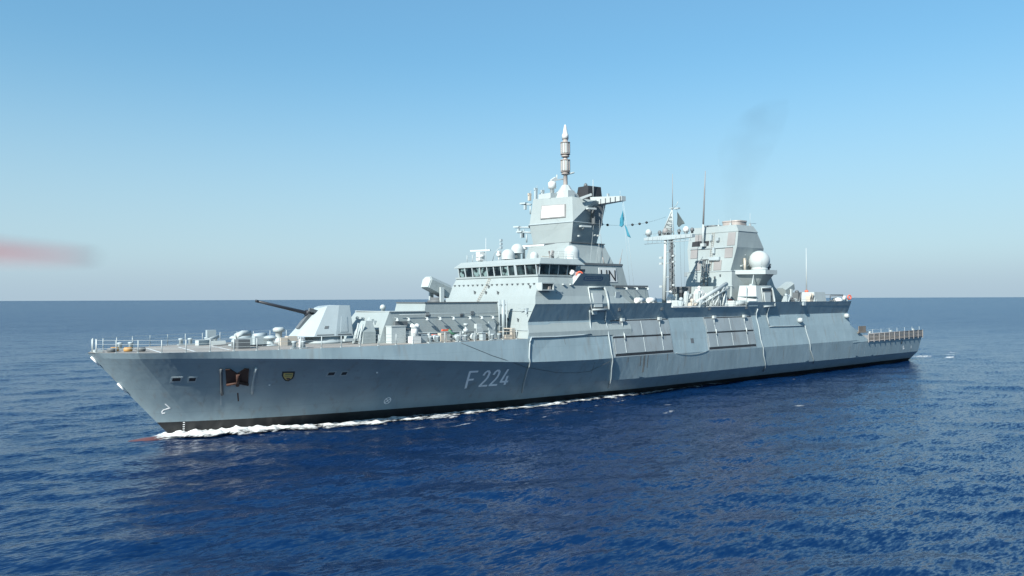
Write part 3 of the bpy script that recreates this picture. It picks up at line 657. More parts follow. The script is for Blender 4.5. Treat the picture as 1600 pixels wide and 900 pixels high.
q = MB(); q.lathe((64.0, -3, 14.2), [(.4, 0), (.5, .3), (.5, .6)], 14); q.ball((64.0, -3, 14.85), .5, 14, 6, z0=-.5); q.build("satellite_dome", 'radome', SHIP)
for x in (62.6, 65.0):
    q = MB(); q.tube([(x - .7, -8.0, 12.35), (x + .7, -8.0, 12.35)], .36, 14); q.box((x, -8, 11.9), (.2, .7, .5)); loose(q.build("raft_canister", 'white', SHIP), "white life raft canister nearer the bridge of the pair at the upper deck edge" if x < 64 else "white life raft canister nearer the lattice kingpost of the pair at the upper deck edge", "life raft", "life raft canisters at the deck edge")
# UN board
def text_mesh(body, size, mat, name, parent, origin, ux, uz, nrm, extr=.015, shear=0):
    cu = bpy.data.curves.new(name, 'FONT'); cu.body = body; cu.size = size; cu.extrude = extr; cu.shear = shear
    to = bpy.data.objects.new(name, cu); COL.objects.link(to)
    bpy.context.view_layer.update()
    me = bpy.data.meshes.new_from_object(to.evaluated_get(bpy.context.evaluated_depsgraph_get()))
    bpy.data.objects.remove(to)
    q = MB(); q.add([Vector(origin) + Vector(ux) * v.co.x + Vector(uz) * v.co.y + Vector(nrm) * v.co.z for v in me.vertices], [list(p.vertices) for p in me.polygons])
    bpy.data.meshes.remove(me)
    return q.build(name, mat, parent)
tl = .15 / 2.7
un = pane((56.1, -7.0 + .45 * tl, 14.7), (59.45, -7.0 + .45 * tl, 14.7), (59.25, -7.0 + 2.2 * tl, 16.5), (56.1, -7.0 + 2.2 * tl, 16.5), (0, -.06, 0)).build("sign_board", 'white', SHIP)
text_mesh("UN", 2.0, 'blackshade', "lettering", un, (56.3, -7.085 + .62 * tl, 14.86), (1.0, 0, 0), (0, tl, 1), (0, -1, 0))

# boat-station alcove (port) with a raft inside
def alcove(x0, x1, z0, z1, y, lean, name):
    q = MB(); ys = lambda z: y + lean * (z - z0)
    q.add([(x0, ys(z0), z0), (x1, ys(z0), z0), (x1, ys(z1), z1), (x0, ys(z1), z1)], [(0, 1, 2, 3)])  # flat dark sheet painted as the shaded inside, no real recess
    a = q.build(name, 'dark', SHIP)
    q = MB()
    q.tube([(x1 - .05, ys(z0) - .25, z0), (x1 + .12, ys(z0 + 1) - .2, z0 + 1), (x1 + .1, ys(z1) - .2, z1 - .4), (x1 - .25, ys(z1) - .2, z1)], .14, 8)
    q.tube([(x0, ys(z0) - .15, z0), (x1, ys(z0) - .15, z0)], .12, 8); q.tube([(x0, ys(z0) - .12, z0), (x0, ys(z1) - .12, z1)], .08, 6); q.tube([(x0, ys(z1) - .2, z1), (x1 - .2, ys(z1) - .2, z1)], .1, 6)
    q.build("frame", 'light', a)
    q = MB(); xm = (x0 + x1) / 2 - .15; q.loft([[(xm - .75, ys(z0 + .35) - .15, z0 + .3), (xm + .6, ys(z0 + .35) - .15, z0 + .3), (xm + .6, ys(z0 + .35) - .02, z0 + .3), (xm - .75, ys(z0 + .35) - .02, z0 + .3)], [(xm - .95, ys(z1 - .8) - .3, z1 - .7), (xm + .75, ys(z1 - .8) - .3, z1 - .7), (xm + .75, ys(z1 - .8) - .02, z1 - .7), (xm - .95, ys(z1 - .8) - .02, z1 - .7)]])
    g_ = q.build("folded_gangway", 'light', SHIP)
    if x0 < 60: loose(g_, "white gangway stowed upright in the open alcove just below the bridge wing", "gangway")
    else: loose(g_, "pale gangway stowed upright in the opening of the white boarding tower below the big radome", "gangway")
    return a
alcove(52.5, 55.4, 11.25, 13.98, -9.12, .22, "boarding_alcove")

# bridge-roof equipment
h = MB(); h.loft([qring(17.3, 45.5, 62, 4.4)[:0] or [(53.4, -4.6, 16.9), (61.6, -4.6, 16.9), (61.6, 4.6, 16.9), (53.4, 4.6, 16.9)], [(54.0, -3.75, 19.8), (60.5, -3.6, 19.8), (60.5, 3.6, 19.8), (53.6, 3.4, 19.8)]])
mm = h.build("main_mast", 'house', SHIP)
h = MB()
h.loft([[(53.75, 2.9, 19.8), (54.6, -3.55, 19.8), (60.1, -2.65, 19.8), (60.1, 3.0, 19.8), (54.6, 3.8, 19.8)],
        [(53.2, 3.0, 22.5), (54.35, -4.15, 22.5), (60.4, -3.35, 22.5), (60.4, 3.5, 22.5), (54.3, 4.3, 22.5)]], 0)
h.build("mast_trunk", 'house', mm)
h = MB()
top_ = [(53.6, 2.7, 25.95), (54.85, -3.5, 25.75), (57.6, -4.7, 25.35), (60.4, -4.2, 25.3), (60.4, 3.8, 25.6), (57, 4.6, 25.8), (54.8, 3.8, 25.9)]
bot_ = [(53.2, 3.0, 22.5), (54.35, -4.15, 22.5), (60.4, -3.35, 22.5), (60.4, 3.5, 22.5), (54.3, 4.3, 22.5)]
vs = bot_ + top_
h.add(vs, [(0, 1, 6, 5), (1, 7, 6), (1, 2, 8, 7), (2, 3, 9, 8), (3, 10, 9), (3, 4, 11, 10), (4, 0, 5, 11), (5, 6, 7, 8, 9, 10, 11)], 0)
hd = h.build("mast_head", 'house', mm)
h = MB(); h.loft([[(53.1, 3.1, 22.42), (54.3, -4.2, 22.42), (60.5, -3.6, 22.42), (60.5, 3.6, 22.42), (54.2, 4.4, 22.42)], [(53.1, 3.1, 22.54), (54.3, -4.2, 22.54), (60.5, -3.6, 22.54), (60.5, 3.6, 22.54), (54.2, 4.4, 22.54)]]); h.build("ledge", 'grey', mm)
h = MB(); h.loft([[(53.3, 3.0, 19.76), (54.2, -3.9, 19.76), (60.6, -3.8, 19.76), (60.6, 3.8, 19.76), (53.4, 3.9, 19.76)], [(53.3, 3.0, 19.88), (54.2, -3.9, 19.88), (60.6, -3.8, 19.88), (60.6, 3.8, 19.88), (53.4, 3.9, 19.88)]]); h.build("ledge", 'dark', mm)
# radar array on the front face
A, B, Ct, D = Vector(bot_[0]), Vector(bot_[1]), Vector(top_[1]), Vector(top_[0])
def fq(u, v, off):
    p = A.lerp(B, u).lerp(D.lerp(Ct, u), v); n = (B - A).cross(D - A).normalized(); n = n if n.x < 0 else -n
    return p + n * off
def fpanel(u0, u1, v0, v1, o0, o1):
    q = MB(); q.add([fq(u, v, o) for o in (o0, o1) for u, v in ((u0, v0), (u1, v0), (u1, v1), (u0, v1))], [(0, 1, 2, 3), (7, 6, 5, 4), (0, 4, 5, 1), (1, 5, 6, 2), (2, 6, 7, 3), (3, 7, 4, 0)]); return q
ra = fpanel(.25, .84, .18, .71, .01, .10).build("radar_array", 'taupe', mm)
fpanel(.275, .815, .215, .675, .08, .16).build("array_face", 'white', ra)
# foot of the pole antenna and the antenna stack itself
h = MB(); h.lathe((57, 0, 25.7), [(2.1, 0), (1.7, .8), (.9, 1.5), (.5, 2.1)], 8, smooth=False); h.box((55.2, 1.0, 26.2), (2.2, 2.4, .7)); h.box((56, -1.7, 26.3), (1.2, .9, 1.0)); pa = h.build("pole_antenna", 'light', mm)
h = MB(); h.lathe((57, 0, 27.2), [(.36, 0), (.30, .5), (.26, 2.5), (.36, 2.52), (.36, 3.3), (.3, 3.5), (.48, 3.8), (.3, 4.1), (.3, 4.9), (.36, 6.0), (.34, 6.9)], 16); h.build("pole", 'mastgrey', pa)
for z in (29.75, 32.1):
    h = MB(); h.lathe((57, 0, z), [(.58, 0), (.58, 1.35)], 10, smooth=False); dr = h.build("drum_array", 'light', pa)
    h = MB(); h.lathe((57, 0, z - .18), [(.66, 0), (.66, .09)], 16); h.lathe((57, 0, z + 1.38), [(.66, 0), (.66, .09)], 16); h.lathe((57, 0, z - .5), [(.55, 0), (.5, .25)], 16)
    for a in range(10): h.box((57 + .6 * math.cos(a * .628), .6 * math.sin(a * .628), z + .67), (.09, .09, 1.3), rz=a * .628)
    h.build("collar", 'mastgrey', dr)
h = MB(); h.lathe((57, 0, 34.0), [(.44, 0), (.44, .55), (.34, .75), (.2, 1.55), (.13, 1.9), (.02, 1.98)], 16); h.build("radome_tip", 'white', pa)
h = MB(); h.tube([(57, 0, 28.7), (56.0, .6, 28.5), (56.0, .6, 29.2)], .1, 6); h.tube([(57, 0, 29.2), (57.8, -.9, 29.5)], .12, 6); h.build("arm", 'light', pa)
# mast-top gear
h = MB(); h.lathe((55.4, .9, 26.6), [(.3, 0), (.3, .7), (.55, .75), (.55, 1.5), (.3, 1.7)], 12); h.box((55.5, .7, 28.45), (.9, .35, .5), ry=-.5); h.build("fire_director", 'white', mm)
for x, y, hh in ((54.6, 3.3, 1.5), (55.2, 2.6, 1.2), (55.9, 3.6, .9), (54.0, 3.9, .8), (58.9, -2.6, 1.0)):
    h = MB(); h.box((x, y, 25.9 + hh / 2), (.34, .34, hh)); h.box((x, y, 25.95 + hh), (.5, .24, .3)); h.tube([(x, y, 25.9 + hh), (x + .3, y, 26.5 + hh)], .03, 4); h.build("sensor", ['grey', 'light', 'beige'][int(hh * 10) % 3], mm)
for z, y in ((25.4, 5.0), (22.3, 6.4), (21.6, 5.8)):
    h = MB(); h.tube([(54.4, 4.0, z), (53.9, y, z + .15)], .14, 6); h.box((53.9, y, z + .2), (.7, .9, .22), rz=.3); h.box((53.9, y - .3, z - .35), (.3, .3, .6)); h.tube([(54.3, y - .9, z - .2), (54.3, y - .9, z - 1.3)], .1, 6); h.build("sensor_bracket", 'grey', mm)
# exhaust/intake box and the yardarm
h = MB(); h.loft([[(58.2, -3.0, 25.4), (61.0, -3.0, 25.4), (61.0, -.6, 25.4), (58.2, -.6, 25.4)], [(58.6, -2.7, 27.6), (61.0, -2.7, 27.6), (61.0, -.8, 27.6), (58.6, -.8, 27.6)]]); bx = h.build("antenna_box", 'blackshade', mm)
h = MB(); h.lathe((59.2, -1.6, 27.6), [(.25, 0), (.25, .3), (.1, .5)], 8); h.build("cap", 'dark', bx)
h = MB(); h.loft([[(58.7, -2.2, 24.95), (60.3, -2.2, 24.95), (60.3, -2.2, 26.1), (58.7, -2.2, 26.1)], [(58.8, -8.4, 25.05), (59.6, -8.4, 25.05), (59.6, -8.4, 25.65), (58.8, -8.4, 25.65)]]); ya = h.build("yardarm", 'light', mm)
for i in range(6):
    y = -4.0 - i * .85
    q = MB(); q.box((58.72, y, 25.3), (.12, .1, .6)); q.build("bracket", 'dark', ya)
h = MB(); h.tube([(59.2, -3, 26.1), (59.2, -3, 28.4)], .05, 6); h.tube([(59.2, -7.8, 25.6), (59.2, -7.8, 26.4)], .03, 4); h.tube([(59.2, -5.2, 25.6), (59.2, -5.2, 23.9)], .02, 4); h.box((59.2, -5.7, 26.0), (.25, .25, .5)); h.build("whip", 'grey', ya)
for c_, d_, z_, y_ in (((55.9, -4.9, 25.7), (1.6, .3, .3), -.5, -.35), ((56.9, -4.9, 24.2), (1.3, .5, .22), -.15, 0), ((56.2, -4.5, 21.9), (1.6, .5, .22), -.15, 0)):
    h = MB(); h.box(c_, d_, rz=z_, ry=y_); h.tube([c_, (c_[0] + .3, c_[1] + .9, c_[2] - .35)], .1, 6); h.build("sensor_bracket", 'light', mm)
h = MB(); h.box((58.6, -4.35, 23.6), (1.7, .2, 2.2)); h.box((57.7, -4.5, 23.4), (.12, .5, 2.2)); h.build("decoy_panel", 'dark', mm)
h = MB()
for x, z in ((58.6, 20.9), (59.2, 20.9), (55.6, 20.7)): h.box((x, -3.9, z), (.2, .3, .2))
h.build("deck_lamp", 'light', mm)
# domes and radars on the bridge roof
def satdome(x, y, z, r, ped=.3, hgt=None):
    q = MB(); hgt = hgt or r * 1.1
    q.lathe((x, y, z), [(r * .5, 0), (r * .5, ped), (r * .95, ped + .02), (r, ped + .1)] + [(r * (1 - (max(0, (t - .45)) / .55) ** 2 * .0) if t < .45 else r * math.cos((t - .45) / .55 * math.pi / 2), ped + .1 + hgt * t * .7 if t < .45 else ped + .1 + hgt * .315 + r * math.sin((t - .45) / .55 * math.pi / 2)) for t in [i / 14 for i in range(15)]], 22)
    return q.build("satellite_dome", 'radome', SHIP)
satdome(53.2, -5.0, 17.36, 1.0, .1, 2.4)
satdome(46.2, -1.0, 17.36, .85, .1, 1.2)
satdome(48.2, -.4, 17.36, .82, .95, 1.1)
satdome(49.6, -2.0, 17.36, .55, .2, 1.0)
q = MB(); q.lathe((45.9, 4.3, 17.36), [(.3, 0), (.3, .5), (.55, .6), (.55, .9), (.2, 1.0)], 12); q.box((45.9, 4.3, 18.1), (.8, .8, 1.1)); nr = q.build("navigation_radar", 'white', SHIP)
q = MB(); q.box((45.9, 4.3, 18.85), (.22, 3.0, .18), rz=.35); q.build("scanner", 'white', nr)
q = MB(); q.lathe((49.6, 0, 17.36), [(.18, 0), (.18, 1.5), (.5, 1.55), (.5, 1.8)], 10); nr = q.build("navigation_radar", 'white', SHIP)
q = MB(); q.box((49.6, -1.2, 19.3), (.24, 4.6, .2), rz=.2); q.build("scanner", 'white', nr)
q = MB(); q.tube([(45.8, 3.0, 17.36), (45.8, 3.0, 20.4)], .035, 5, r1=.02); q.build("whip_antenna", 'white', SHIP)
q = MB(); q.tube([(46.0, 1.9, 17.36), (46.1, 1.6, 18.4), (46.2, .8, 19.0)], .05, 5); q.build("davit", 'grey', SHIP)
q = MB(); q.tube([(46.0, .6, 17.36), (46.0, .6, 17.9)], .06, 6); q.ball((46.0, .6, 18.15), .33, 12, 8); q.box((45.9, .4, 18.5), (.3, .4, .25)); q.build("searchlight", 'white', SHIP)
q = MB(); q.tube([(45.8, -.1, 17.36), (45.8, -.1, 20.0)], .04, 5); 
for z in (19.0, 19.45, 19.9): q.box((45.8, -.1, z), (.3, .3, .3))
q.build("signal_lamp_mast", 'grey', SHIP)
q = MB(); q.box((52.4, -2.2, 17.75), (.5, .4, .8)); q.box((52.3, -2.4, 18.4), (.35, .35, .7), ry=.4); q.box((52.4, -1.9, 18.3), (.2, .2, .9), ry=-.4); q.build("optical_director", 'taupe', SHIP)
q = MB(); q.box((50.6, -3.0, 17.55), (1.0, .8, .35)); q.box((50.6, -3, 17.9), (1.2, .15, .06)); q.build("roof_locker", 'beige', SHIP)
railing([(46.2, 7.6, 17.38), (46.2, 5.2, 17.38)], "roof_railing", 1.0, 1.2, 'light')
railing([(47.5, -7.4, 17.38), (51.2, -7.4, 17.38)], "roof_railing", .9, 1.2, 'light')
# missile launchers
def missile_launcher(x, y, z, yaw, pitch):
    t = bpy.data.objects.new("missile_launcher", None); COL.objects.link(t); t.parent = SHIP; WORLD[t.name] = Vector((x, y, z)); t.location = Vector((x, y, z)) - WORLD["warship"]
    Mx = Matrix.Rotation(yaw, 3, 'Z') @ Matrix.Rotation(pitch, 3, 'Y')
    def tr(mb, c=Vector((0, 0, 1.75))): mb.v = [tuple(Vector((x, y, z)) + c + Mx @ Vector(v)) for v in mb.v]; return mb
    q = MB(); q.loft([[(-1.45, -.85, -.55), (-1.45, .85, -.55), (-1.45, .95, .45), (-1.45, .5, .85), (-1.45, -.5, .85), (-1.45, -.95, .45)], [(1.5, -.85, -.75), (1.5, .85, -.75), (1.5, .95, .45), (1.5, .5, .85), (1.5, -.5, .85), (1.5, -.95, .45)]])
    tr(q).build("launch_canister", 'house', t)
    q = MB(); q.loft([[(-1.6, -.75, -.5), (-1.6, .75, -.5), (-1.6, .85, .4), (-1.6, .45, .75), (-1.6, -.45, .75), (-1.6, -.85, .4)], [(-1.44, -.75, -.5), (-1.44, .75, -.5), (-1.44, .85, .4), (-1.44, .45, .75), (-1.44, -.45, .75), (-1.44, -.85, .4)]])
    tr(q).build("muzzle_cover", 'light', t)
    for s in (-1, 1):
        q = MB(); q.box((0, s * 1.12, -.9), (.5, .26, 1.9)); q.v = [tuple(Vector((x, y, z + 1.75)) + Matrix.Rotation(yaw, 3, 'Z') @ Vector(v)) for v in q.v]; q.build("yoke_arm", 'light', t)
    q = MB(); q.lathe((x, y, z), [(1.1, 0), (1.1, .25), (.8, .3), (.8, .6)], 16); q.build("turntable", 'dark', t)
    return t
missile_launcher(36.6, .6, 12.2, 0, R(20))
missile_launcher(106.0, -3.0, 12.3, R(180), R(22))
# ------------------------------------------------------------------ kingpost mast amidships
h = MB(); h.tube([(78.5, .95, 11.3), (78.5, .55, 22.0)], .33, 10, r1=.24); kp = h.build("kingpost", 'light', SHIP)
h = MB()
for dx in (-.3, .3):
    for dy in (-.28, .28): h.tube([(78.6 + dx, -.55 + dy, 11.3), (78.6 + dx * .7, -.35 + dy * .7, 22)], .07, 5)
for i in range(14):
    z = 11.6 + i * .74; s_ = 1 if i % 2 else -1
    h.tube([(78.3, -.55 + .28 * s_, z), (78.3, -.55 - .28 * s_, z + .74)], .045, 4); h.tube([(78.6 - .3 * s_, -.83, z), (78.6 + .3 * s_, -.83, z + .74)], .045, 4)
    h.box((78.6, -.55, z), (.56, .56, .05))
h.box((78.62, -.5, 16.6), (.32, .34, 10.2))
h.build("lattice_column", 'dark', kp)
h = MB()
for z in (13.6, 15.8, 17.9, 19.6): h.tube([(78.5, .8, z), (78.55, -.6, z + .05)], .07, 6)
h.tube([(78.3, -1.2, 11.4), (78.3, -1.0, 21.5)], .03, 4); h.tube([(78.2, -1.6, 11.4), (78.2, -1.5, 21.6)], .02, 4)
for z in (14.4, 17.9, 18.8): h.box((78.3, 1.3, z), (.35, .5, .3)); h.box((78.3, -1.1, z + .2), (.3, .4, .25))
h.build("rung", 'light', kp)
h = MB(); h.loft([[(78.2, 4.6, 21.65), (78.9, 4.6, 21.65), (78.9, 4.6, 22.05), (78.2, 4.6, 22.05)], [(78.1, .3, 21.45), (79.0, .3, 21.45), (79.0, .3, 22.2), (78.1, .3, 22.2)], [(78.2, -4.6, 21.6), (78.9, -4.6, 21.6), (78.9, -4.6, 22.05), (78.2, -4.6, 22.05)]]); yd = h.build("yard", 'grey', kp)
h = MB()
for y in np.arange(-4.4, 4.5, .9): h.tube([(78.1, y, 21.05), (78.1, y, 22.5)], .03, 4)
h.tube([(78.1, 4.6, 22.5), (78.1, -4.5, 22.6)], .025, 4); h.tube([(78.1, 4.4, 21.05), (78.1, -4.5, 21.1)], .05, 4); h.build("walkway_rail", 'grey', yd)
for y, r_, m_ in ((3.9, .5, 'radome'), (1.7, .3, 'dark'), (.6, .45, 'taupe'), (-.4, .3, 'dark'), (-2.0, .28, 'dark'), (-3.3, .45, 'white'), (-4.4, .3, 'dark')):
    h = MB(); h.lathe((78.5, y, 22.2), [(r_ * .6, 0), (r_ * .6, .25), (r_, .3), (r_, .3 + r_), (r_ * .6, .3 + r_ * 1.6), (.05, .3 + r_ * 1.75)], 12); h.build("antenna_pod", m_, yd)
h = MB()
P_ = [Vector((78.5, 1.4, 22.2)), Vector((78.5, -.95, 22.2)), Vector((79.3, .2, 22.2))]; tp = Vector((78.5, -.75, 26.1))
for p in P_: h.tube([p, tp], .09, 5)
for i in range(1, 7):
    q = [p.lerp(tp, i / 7) for p in P_]
    for a in range(3): h.tube([q[a], q[(a + 1) % 3]], .045, 4)
    h.add([P_[0].lerp(tp, (i - 1) / 7), P_[2].lerp(tp, (i - 1) / 7), q[2], q[0]], [(0, 1, 2, 3)])
h.box(tp + Vector((0, 0, .1)), (.5, .7, .12)); h.tube([tp, tp + Vector((0, -.8, .5)), tp + Vector((0, -1.1, 1.0))], .05, 5); h.box(tp + Vector((0, -.9, .0)), (.5, .8, .2)); h.build("topmast", 'light', kp)
h = MB(); h.tube([(78.5, -.8, 26.2), (78.5, -.85, 31.4)], .065, 6, r1=.03); h.build("whip_antenna", 'taupe', kp)
h = MB(); h.tube([(78.5, -1.6, 26.1), (78.5, -2.1, 23.0), (78.3, -2.6, 12)], .018, 4); h.tube([(78.5, -2.9, 22.3), (78.3, -3.2, 12)], .018, 4); h.build("halyard", 'dark', kp)

# ------------------------------------------------------------------ aft superstructure with the funnels
h = MB()
def ring(z, x0, x1, y): return [(x0, -y, z), (x1, -y, z), (x1, y, z), (x0, y, z)]
h.loft([ring(11.28, 87.75, 98, 4.75), ring(16.85, 88.65, 97.2, 4.2)])
ah = h.build("aft_superstructure", 'house', SHIP)
h = MB(); h.loft([ring(16.85, 88.66, 97.0, 3.95), ring(20.6, 89.25, 96.7, 4.75), ring(23.0, 89.75, 95.0, 4.68)])
h.loft([ring(23.0, 89.75, 95.0, 4.68), ring(23.12, 89.7, 95.1, 4.75), ring(24.15, 89.95, 94.6, 4.2)]); h.build("funnel_casing", 'house', ah)
h = MB(); h.loft([ring(16.8, 88.55, 97.2, 4.26), ring(16.9, 88.55, 97.2, 4.26)]); h.build("ledge", 'grey', ah)
h = MB(); h.box((89.13, 0, 20.62), (.12, 8.1, .1)); h.box((88.25, -.2, 14.5), (.12, 8.9, .1)); h.build("rail_strip", 'grey', ah)
def fx(z): return float(np.interp(z, [11.28, 16.85, 20.6, 23.0, 24.1], [87.75, 88.65, 89.25, 89.75, 89.95]))
def fpan(y0, y1, z0, z1, m_, nm, off=.07):
    q = MB(); q.add([(fx(z) - o, y, z) for o in (off, -.05) for y, z in ((y0, z0), (y1, z0), (y1, z1), (y0, z1))], [(0, 1, 2, 3), (7, 6, 5, 4), (0, 4, 5, 1), (1, 5, 6, 2), (2, 6, 7, 3), (3, 7, 4, 0)]); return q.build(nm, m_, ah)
for y0, y1, z0, z1 in ((-4.3, -2.9, 20.9, 22.95), (-4.1, -2.65, 18.95, 20.5), (-2.2, -.75, 17.05, 18.6), (2.6, 3.95, 19.1, 20.8), (1.75, 2.75, 17.1, 18.7), (2.1, 3.4, 21.9, 22.95)):
    fpan(y0, y1, z0, z1, 'taupe', "vent_panel")
fpan(.6, 3.9, 21.05, 21.85, 'blackshade', "intake_opening", .04)
for (y, z, a, b_) in ((-.7, 20.2, .35, .9), (.1, 22.3, .4, .9), (-1.2, 22.0, .5, .5), (-.9, 18.9, 2.0, .5)):
    q = MB(); q.box((fx(z) - .25, y, z), (.4, a, b_)); q.tube([(fx(z) - .3, y - a / 2, z - b_ / 2 - .1), (fx(z) - .3, y + a / 2, z - b_ / 2 - .1)], .05, 5); q.build("bracket", 'grey', ah)
q = MB()
for dy in (-.2, .2): q.tube([(fx(17) - .15, -.15 + dy, 17), (fx(20.6) - .15, -.15 + dy, 20.6), (fx(23.0) - .15, -.15 + dy, 23.2)], .025, 4)
for i in range(20): 
    z = 17.1 + i * .31; q.tube([(fx(z) - .15, -.35, z), (fx(z) - .15, .05, z)], .022, 4)
q.build("ladder", 'beige', ah)
for y, z in ((-3.6, 14.3), (-1.2, 15.9), (-2.2, 16.2), (.8, 15.4)):
    q = MB(); q.box((fx(z) - .1, y, z), (.24, .2, .3)); q.build("deck_lamp", 'dark', ah)
for x, y, z in ((91.8, -4.28, 19.3), (92.6, -4.2, 17.7), (91.2, -4.2, 17.7), (90.4, -4.62, 13.8)):
    q = MB(); q.box((x, y, z), (.3, .3, .22)); q.tube([(x, y, z), (x, y - .4, z + .15)], .04, 5); q.build("deck_lamp", 'light', ah)
# funnels
def funnel(x0, x1, y0, y1, z1):
    q = MB(); c = ((x0 + x1) / 2, (y0 + y1) / 2); n = 28
    rr = lambda k, e: [(c[0] + k * (x1 - x0) / 2 * abs(math.cos(a)) ** .6 * (1 if math.cos(a) > 0 else -1), c[1] + k * (y1 - y0) / 2 * abs(math.sin(a)) ** .6 * (1 if math.sin(a) > 0 else -1), e) for a in [2 * math.pi * i / n for i in range(n)]]
    q.loft([rr(1, 24.1), rr(1.0, z1 - .25), rr(1.05, z1 - .2), rr(1.03, z1), rr(.85, z1), rr(.8, z1 - .5)], cap=True, smooth=False)
    return q.build("funnel", 'mastgrey' if z1 > 24.7 else 'dark', ah)
funnel(90.6, 93.6, -4.1, -.7, 24.95); funnel(90.8, 93.2, .4, 3.0, 24.5)
for x, y, z1 in ((93.9, -4.1, 26.2), (91.0, -.2, 25.4), (90.2, -3.0, 25.2)):
    q = MB(); q.tube([(x, y, 24.1), (x, y, z1)], .03, 4); q.box((x, y, 24.3), (.25, .25, .4)); q.build("whip_antenna", 'light', ah)
q = MB(); q.tube([(93.0, -4.2, 24.6), (95.4, -4.2, 24.6)], .03, 4); q.build("stay_bar", 'grey', ah)
# tall whip in front of the funnel casing
q = MB(); q.tube([(88.9, 1.35, 21.2), (88.85, 1.25, 24.6)], .20, 8, r1=.15); q.box((88.9, 1.3, 21.2), (.7, .7, .5)); tw = q.build("whip_antenna", 'light', ah)
q = MB(); q.tube([(88.85, 1.25, 24.5), (88.8, .9, 30), (88.8, .72, 33.1)], .15, 8, r1=.05); q.build("whip", 'taupe', tw)
q = MB()
for dx in (-.25, .25):
    for dy in (-.25, .25): q.tube([(87.4 + dx * 1.6, .2 + dy * 1.7, 14.5), (87.6 + dx, .0 + dy, 18.6)], .055, 5)
for i in range(7):
    z = 14.6 + i * .57; q.tube([(87.1, .55 - .08 * i, z), (87.2, -.3 + .03 * i, z + .57)], .04, 4); q.tube([(87.1, -.3 + .03 * i, z), (87.2, .5 - .08 * i, z + .57)], .04, 4); q.box((87.5, .1, z), (.55, .7, .05))
q.box((87.5, 0, 18.7), (.9, .9, .15)); q.build("lattice_stand", 'dark', SHIP)
# low deckhouse ahead of it
h = MB(); h.loft([[(83.8, -4.1, 11.28), (87.9, -4.3, 11.28), (87.9, 4.3, 11.28), (83.8, 4.1, 11.28)], [(84.1, -4.0, 14.4), (88.2, -4.2, 14.4), (88.2, 4.2, 14.4), (84.1, 4.0, 14.4)]]); lh = h.build("boat_deckhouse", 'house', SHIP)
h = MB(); h.box((84.0, 2.1, 13.95), (.5, 4.1, .95)); h.build("roof_overhang", 'dark', lh)
h = MB(); h.box((83.9, 1.5, 12.5), (.25, 1.5, 1.9)); h.build("door", 'blackshade', lh)
h = MB(); h.box((83.85, -.7, 13.0), (.3, .7, .5)); h.build("vent_grille", 'dark', lh)
# knuckle-boom crane
h = MB(); h.lathe((84.7, -5.4, 11.3), [(.8, 0), (.7, .5), (.55, .6), (.5, 2.4)], 14); h.box((84.6, -5.4, 14.0), (.9, .9, 1.2)); cr = h.build("crane", 'light', SHIP)
h = MB(); a, b = Vector((85.2, -5.6, 14.75)), Vector((77.6, -5.6, 11.95))
h.tube([a, b], .34, 8, r1=.26); h.tube([a + Vector((0, -.5, -.6)), b + Vector((.8, -.4, -.2))], .12, 6); h.tube([a + Vector((-.6, .4, -.4)), b + Vector((0, .4, 0))], .12, 6)
for i in range(7): h.tube([a.lerp(b, i / 7), (a + Vector((0, -.5, -.6))).lerp(b + Vector((.8, -.4, -.2)), (i + .5) / 7)], .07, 5)
h.build("boom", 'light', cr)
h = MB()
for p, q_ in (((84.2, -5.9, 14.2), (81.6, -6.0, 11.5)), ((82.6, -6.0, 13.6), (82.4, -6.0, 11.5)), ((84.6, -5.9, 13.9), (83.6, -6, 11.5)), ((80.6, -5.9, 12.9), (81.2, -6, 11.5)), ((83.3, -5.7, 13.9), (80.9, -6.0, 11.6))): h.tube([p, q_], .14, 6)
h.build("boom_strut", 'light', cr)
# deck gear in the waist
rnd = random.Random(4)
for i, (x, y, sx, sy, sz, m_) in enumerate(((75.2, -4.0, 1.2, 1.4, 1.0, 'light'), (76.4, -2.0, .8, .8, 1.9, 'white'), (77.2, -4.3, .7, .6, 2.3, 'light'), (79.5, -2.5, 1.2, 1.0, 1.2, 'dark'), (80.3, -4.0, .8, .8, 2.4, 'light'), (81.7, -3.2, 1.4, 1.2, 2.6, 'white'), (78.6, -5.6, .9, .7, 1.1, 'grey'), (76.0, -6.2, 1.3, .6, .7, 'beige'), (82.6, -1.2, .9, 1.2, 1.6, 'dark'), (74.0, -5.8, .7, .7, .9, 'grey'))):
    h = MB(); h.loft([[(x - sx / 2, y - sy / 2, 11.3), (x + sx / 2, y - sy / 2, 11.3), (x + sx / 2, y + sy / 2, 11.3), (x - sx / 2, y + sy / 2, 11.3)], [(x - sx / 2.2, y - sy / 2.2, 11.3 + sz * .8), (x + sx / 2.2, y - sy / 2.2, 11.3 + sz * .8), (x + sx / 2.2, y + sy / 2.2, 11.3 + sz * .8), (x - sx / 2.2, y + sy / 2.2, 11.3 + sz * .8)], [(x - sx / 4, y - sy / 3, 11.3 + sz), (x + sx / 3, y - sy / 3, 11.3 + sz), (x + sx / 3, y + sy / 3, 11.3 + sz), (x - sx / 4, y + sy / 3, 11.3 + sz)]])
    h.tube([(x - sx / 2, y - sy / 2 - .1, 11.4), (x - sx / 3, y - sy / 2 - .15, 11.3 + sz * .9)], .07, 5); h.tube([(x, y - sy / 2 - .15, 11.3 + sz * .5), (x + sx / 2, y - sy / 2 - .2, 11.3 + sz * .8)], .09, 6)
    if i % 2: h.lathe((x, y, 11.3 + sz), [(.2, 0), (.3, .2), (.25, .45), (.05, .55)], 10)
    h.build(["deck_locker", "winch", "boat_davit"][i % 3], m_, SHIP)
q = MB(); q.box((86.5, -6.6, 11.75), (3.2, 1.2, .9)); q.tube([(85.2, -7.2, 11.8), (87.9, -7.2, 11.8)], .3, 10); q.build("deck_locker", 'light', SHIP)
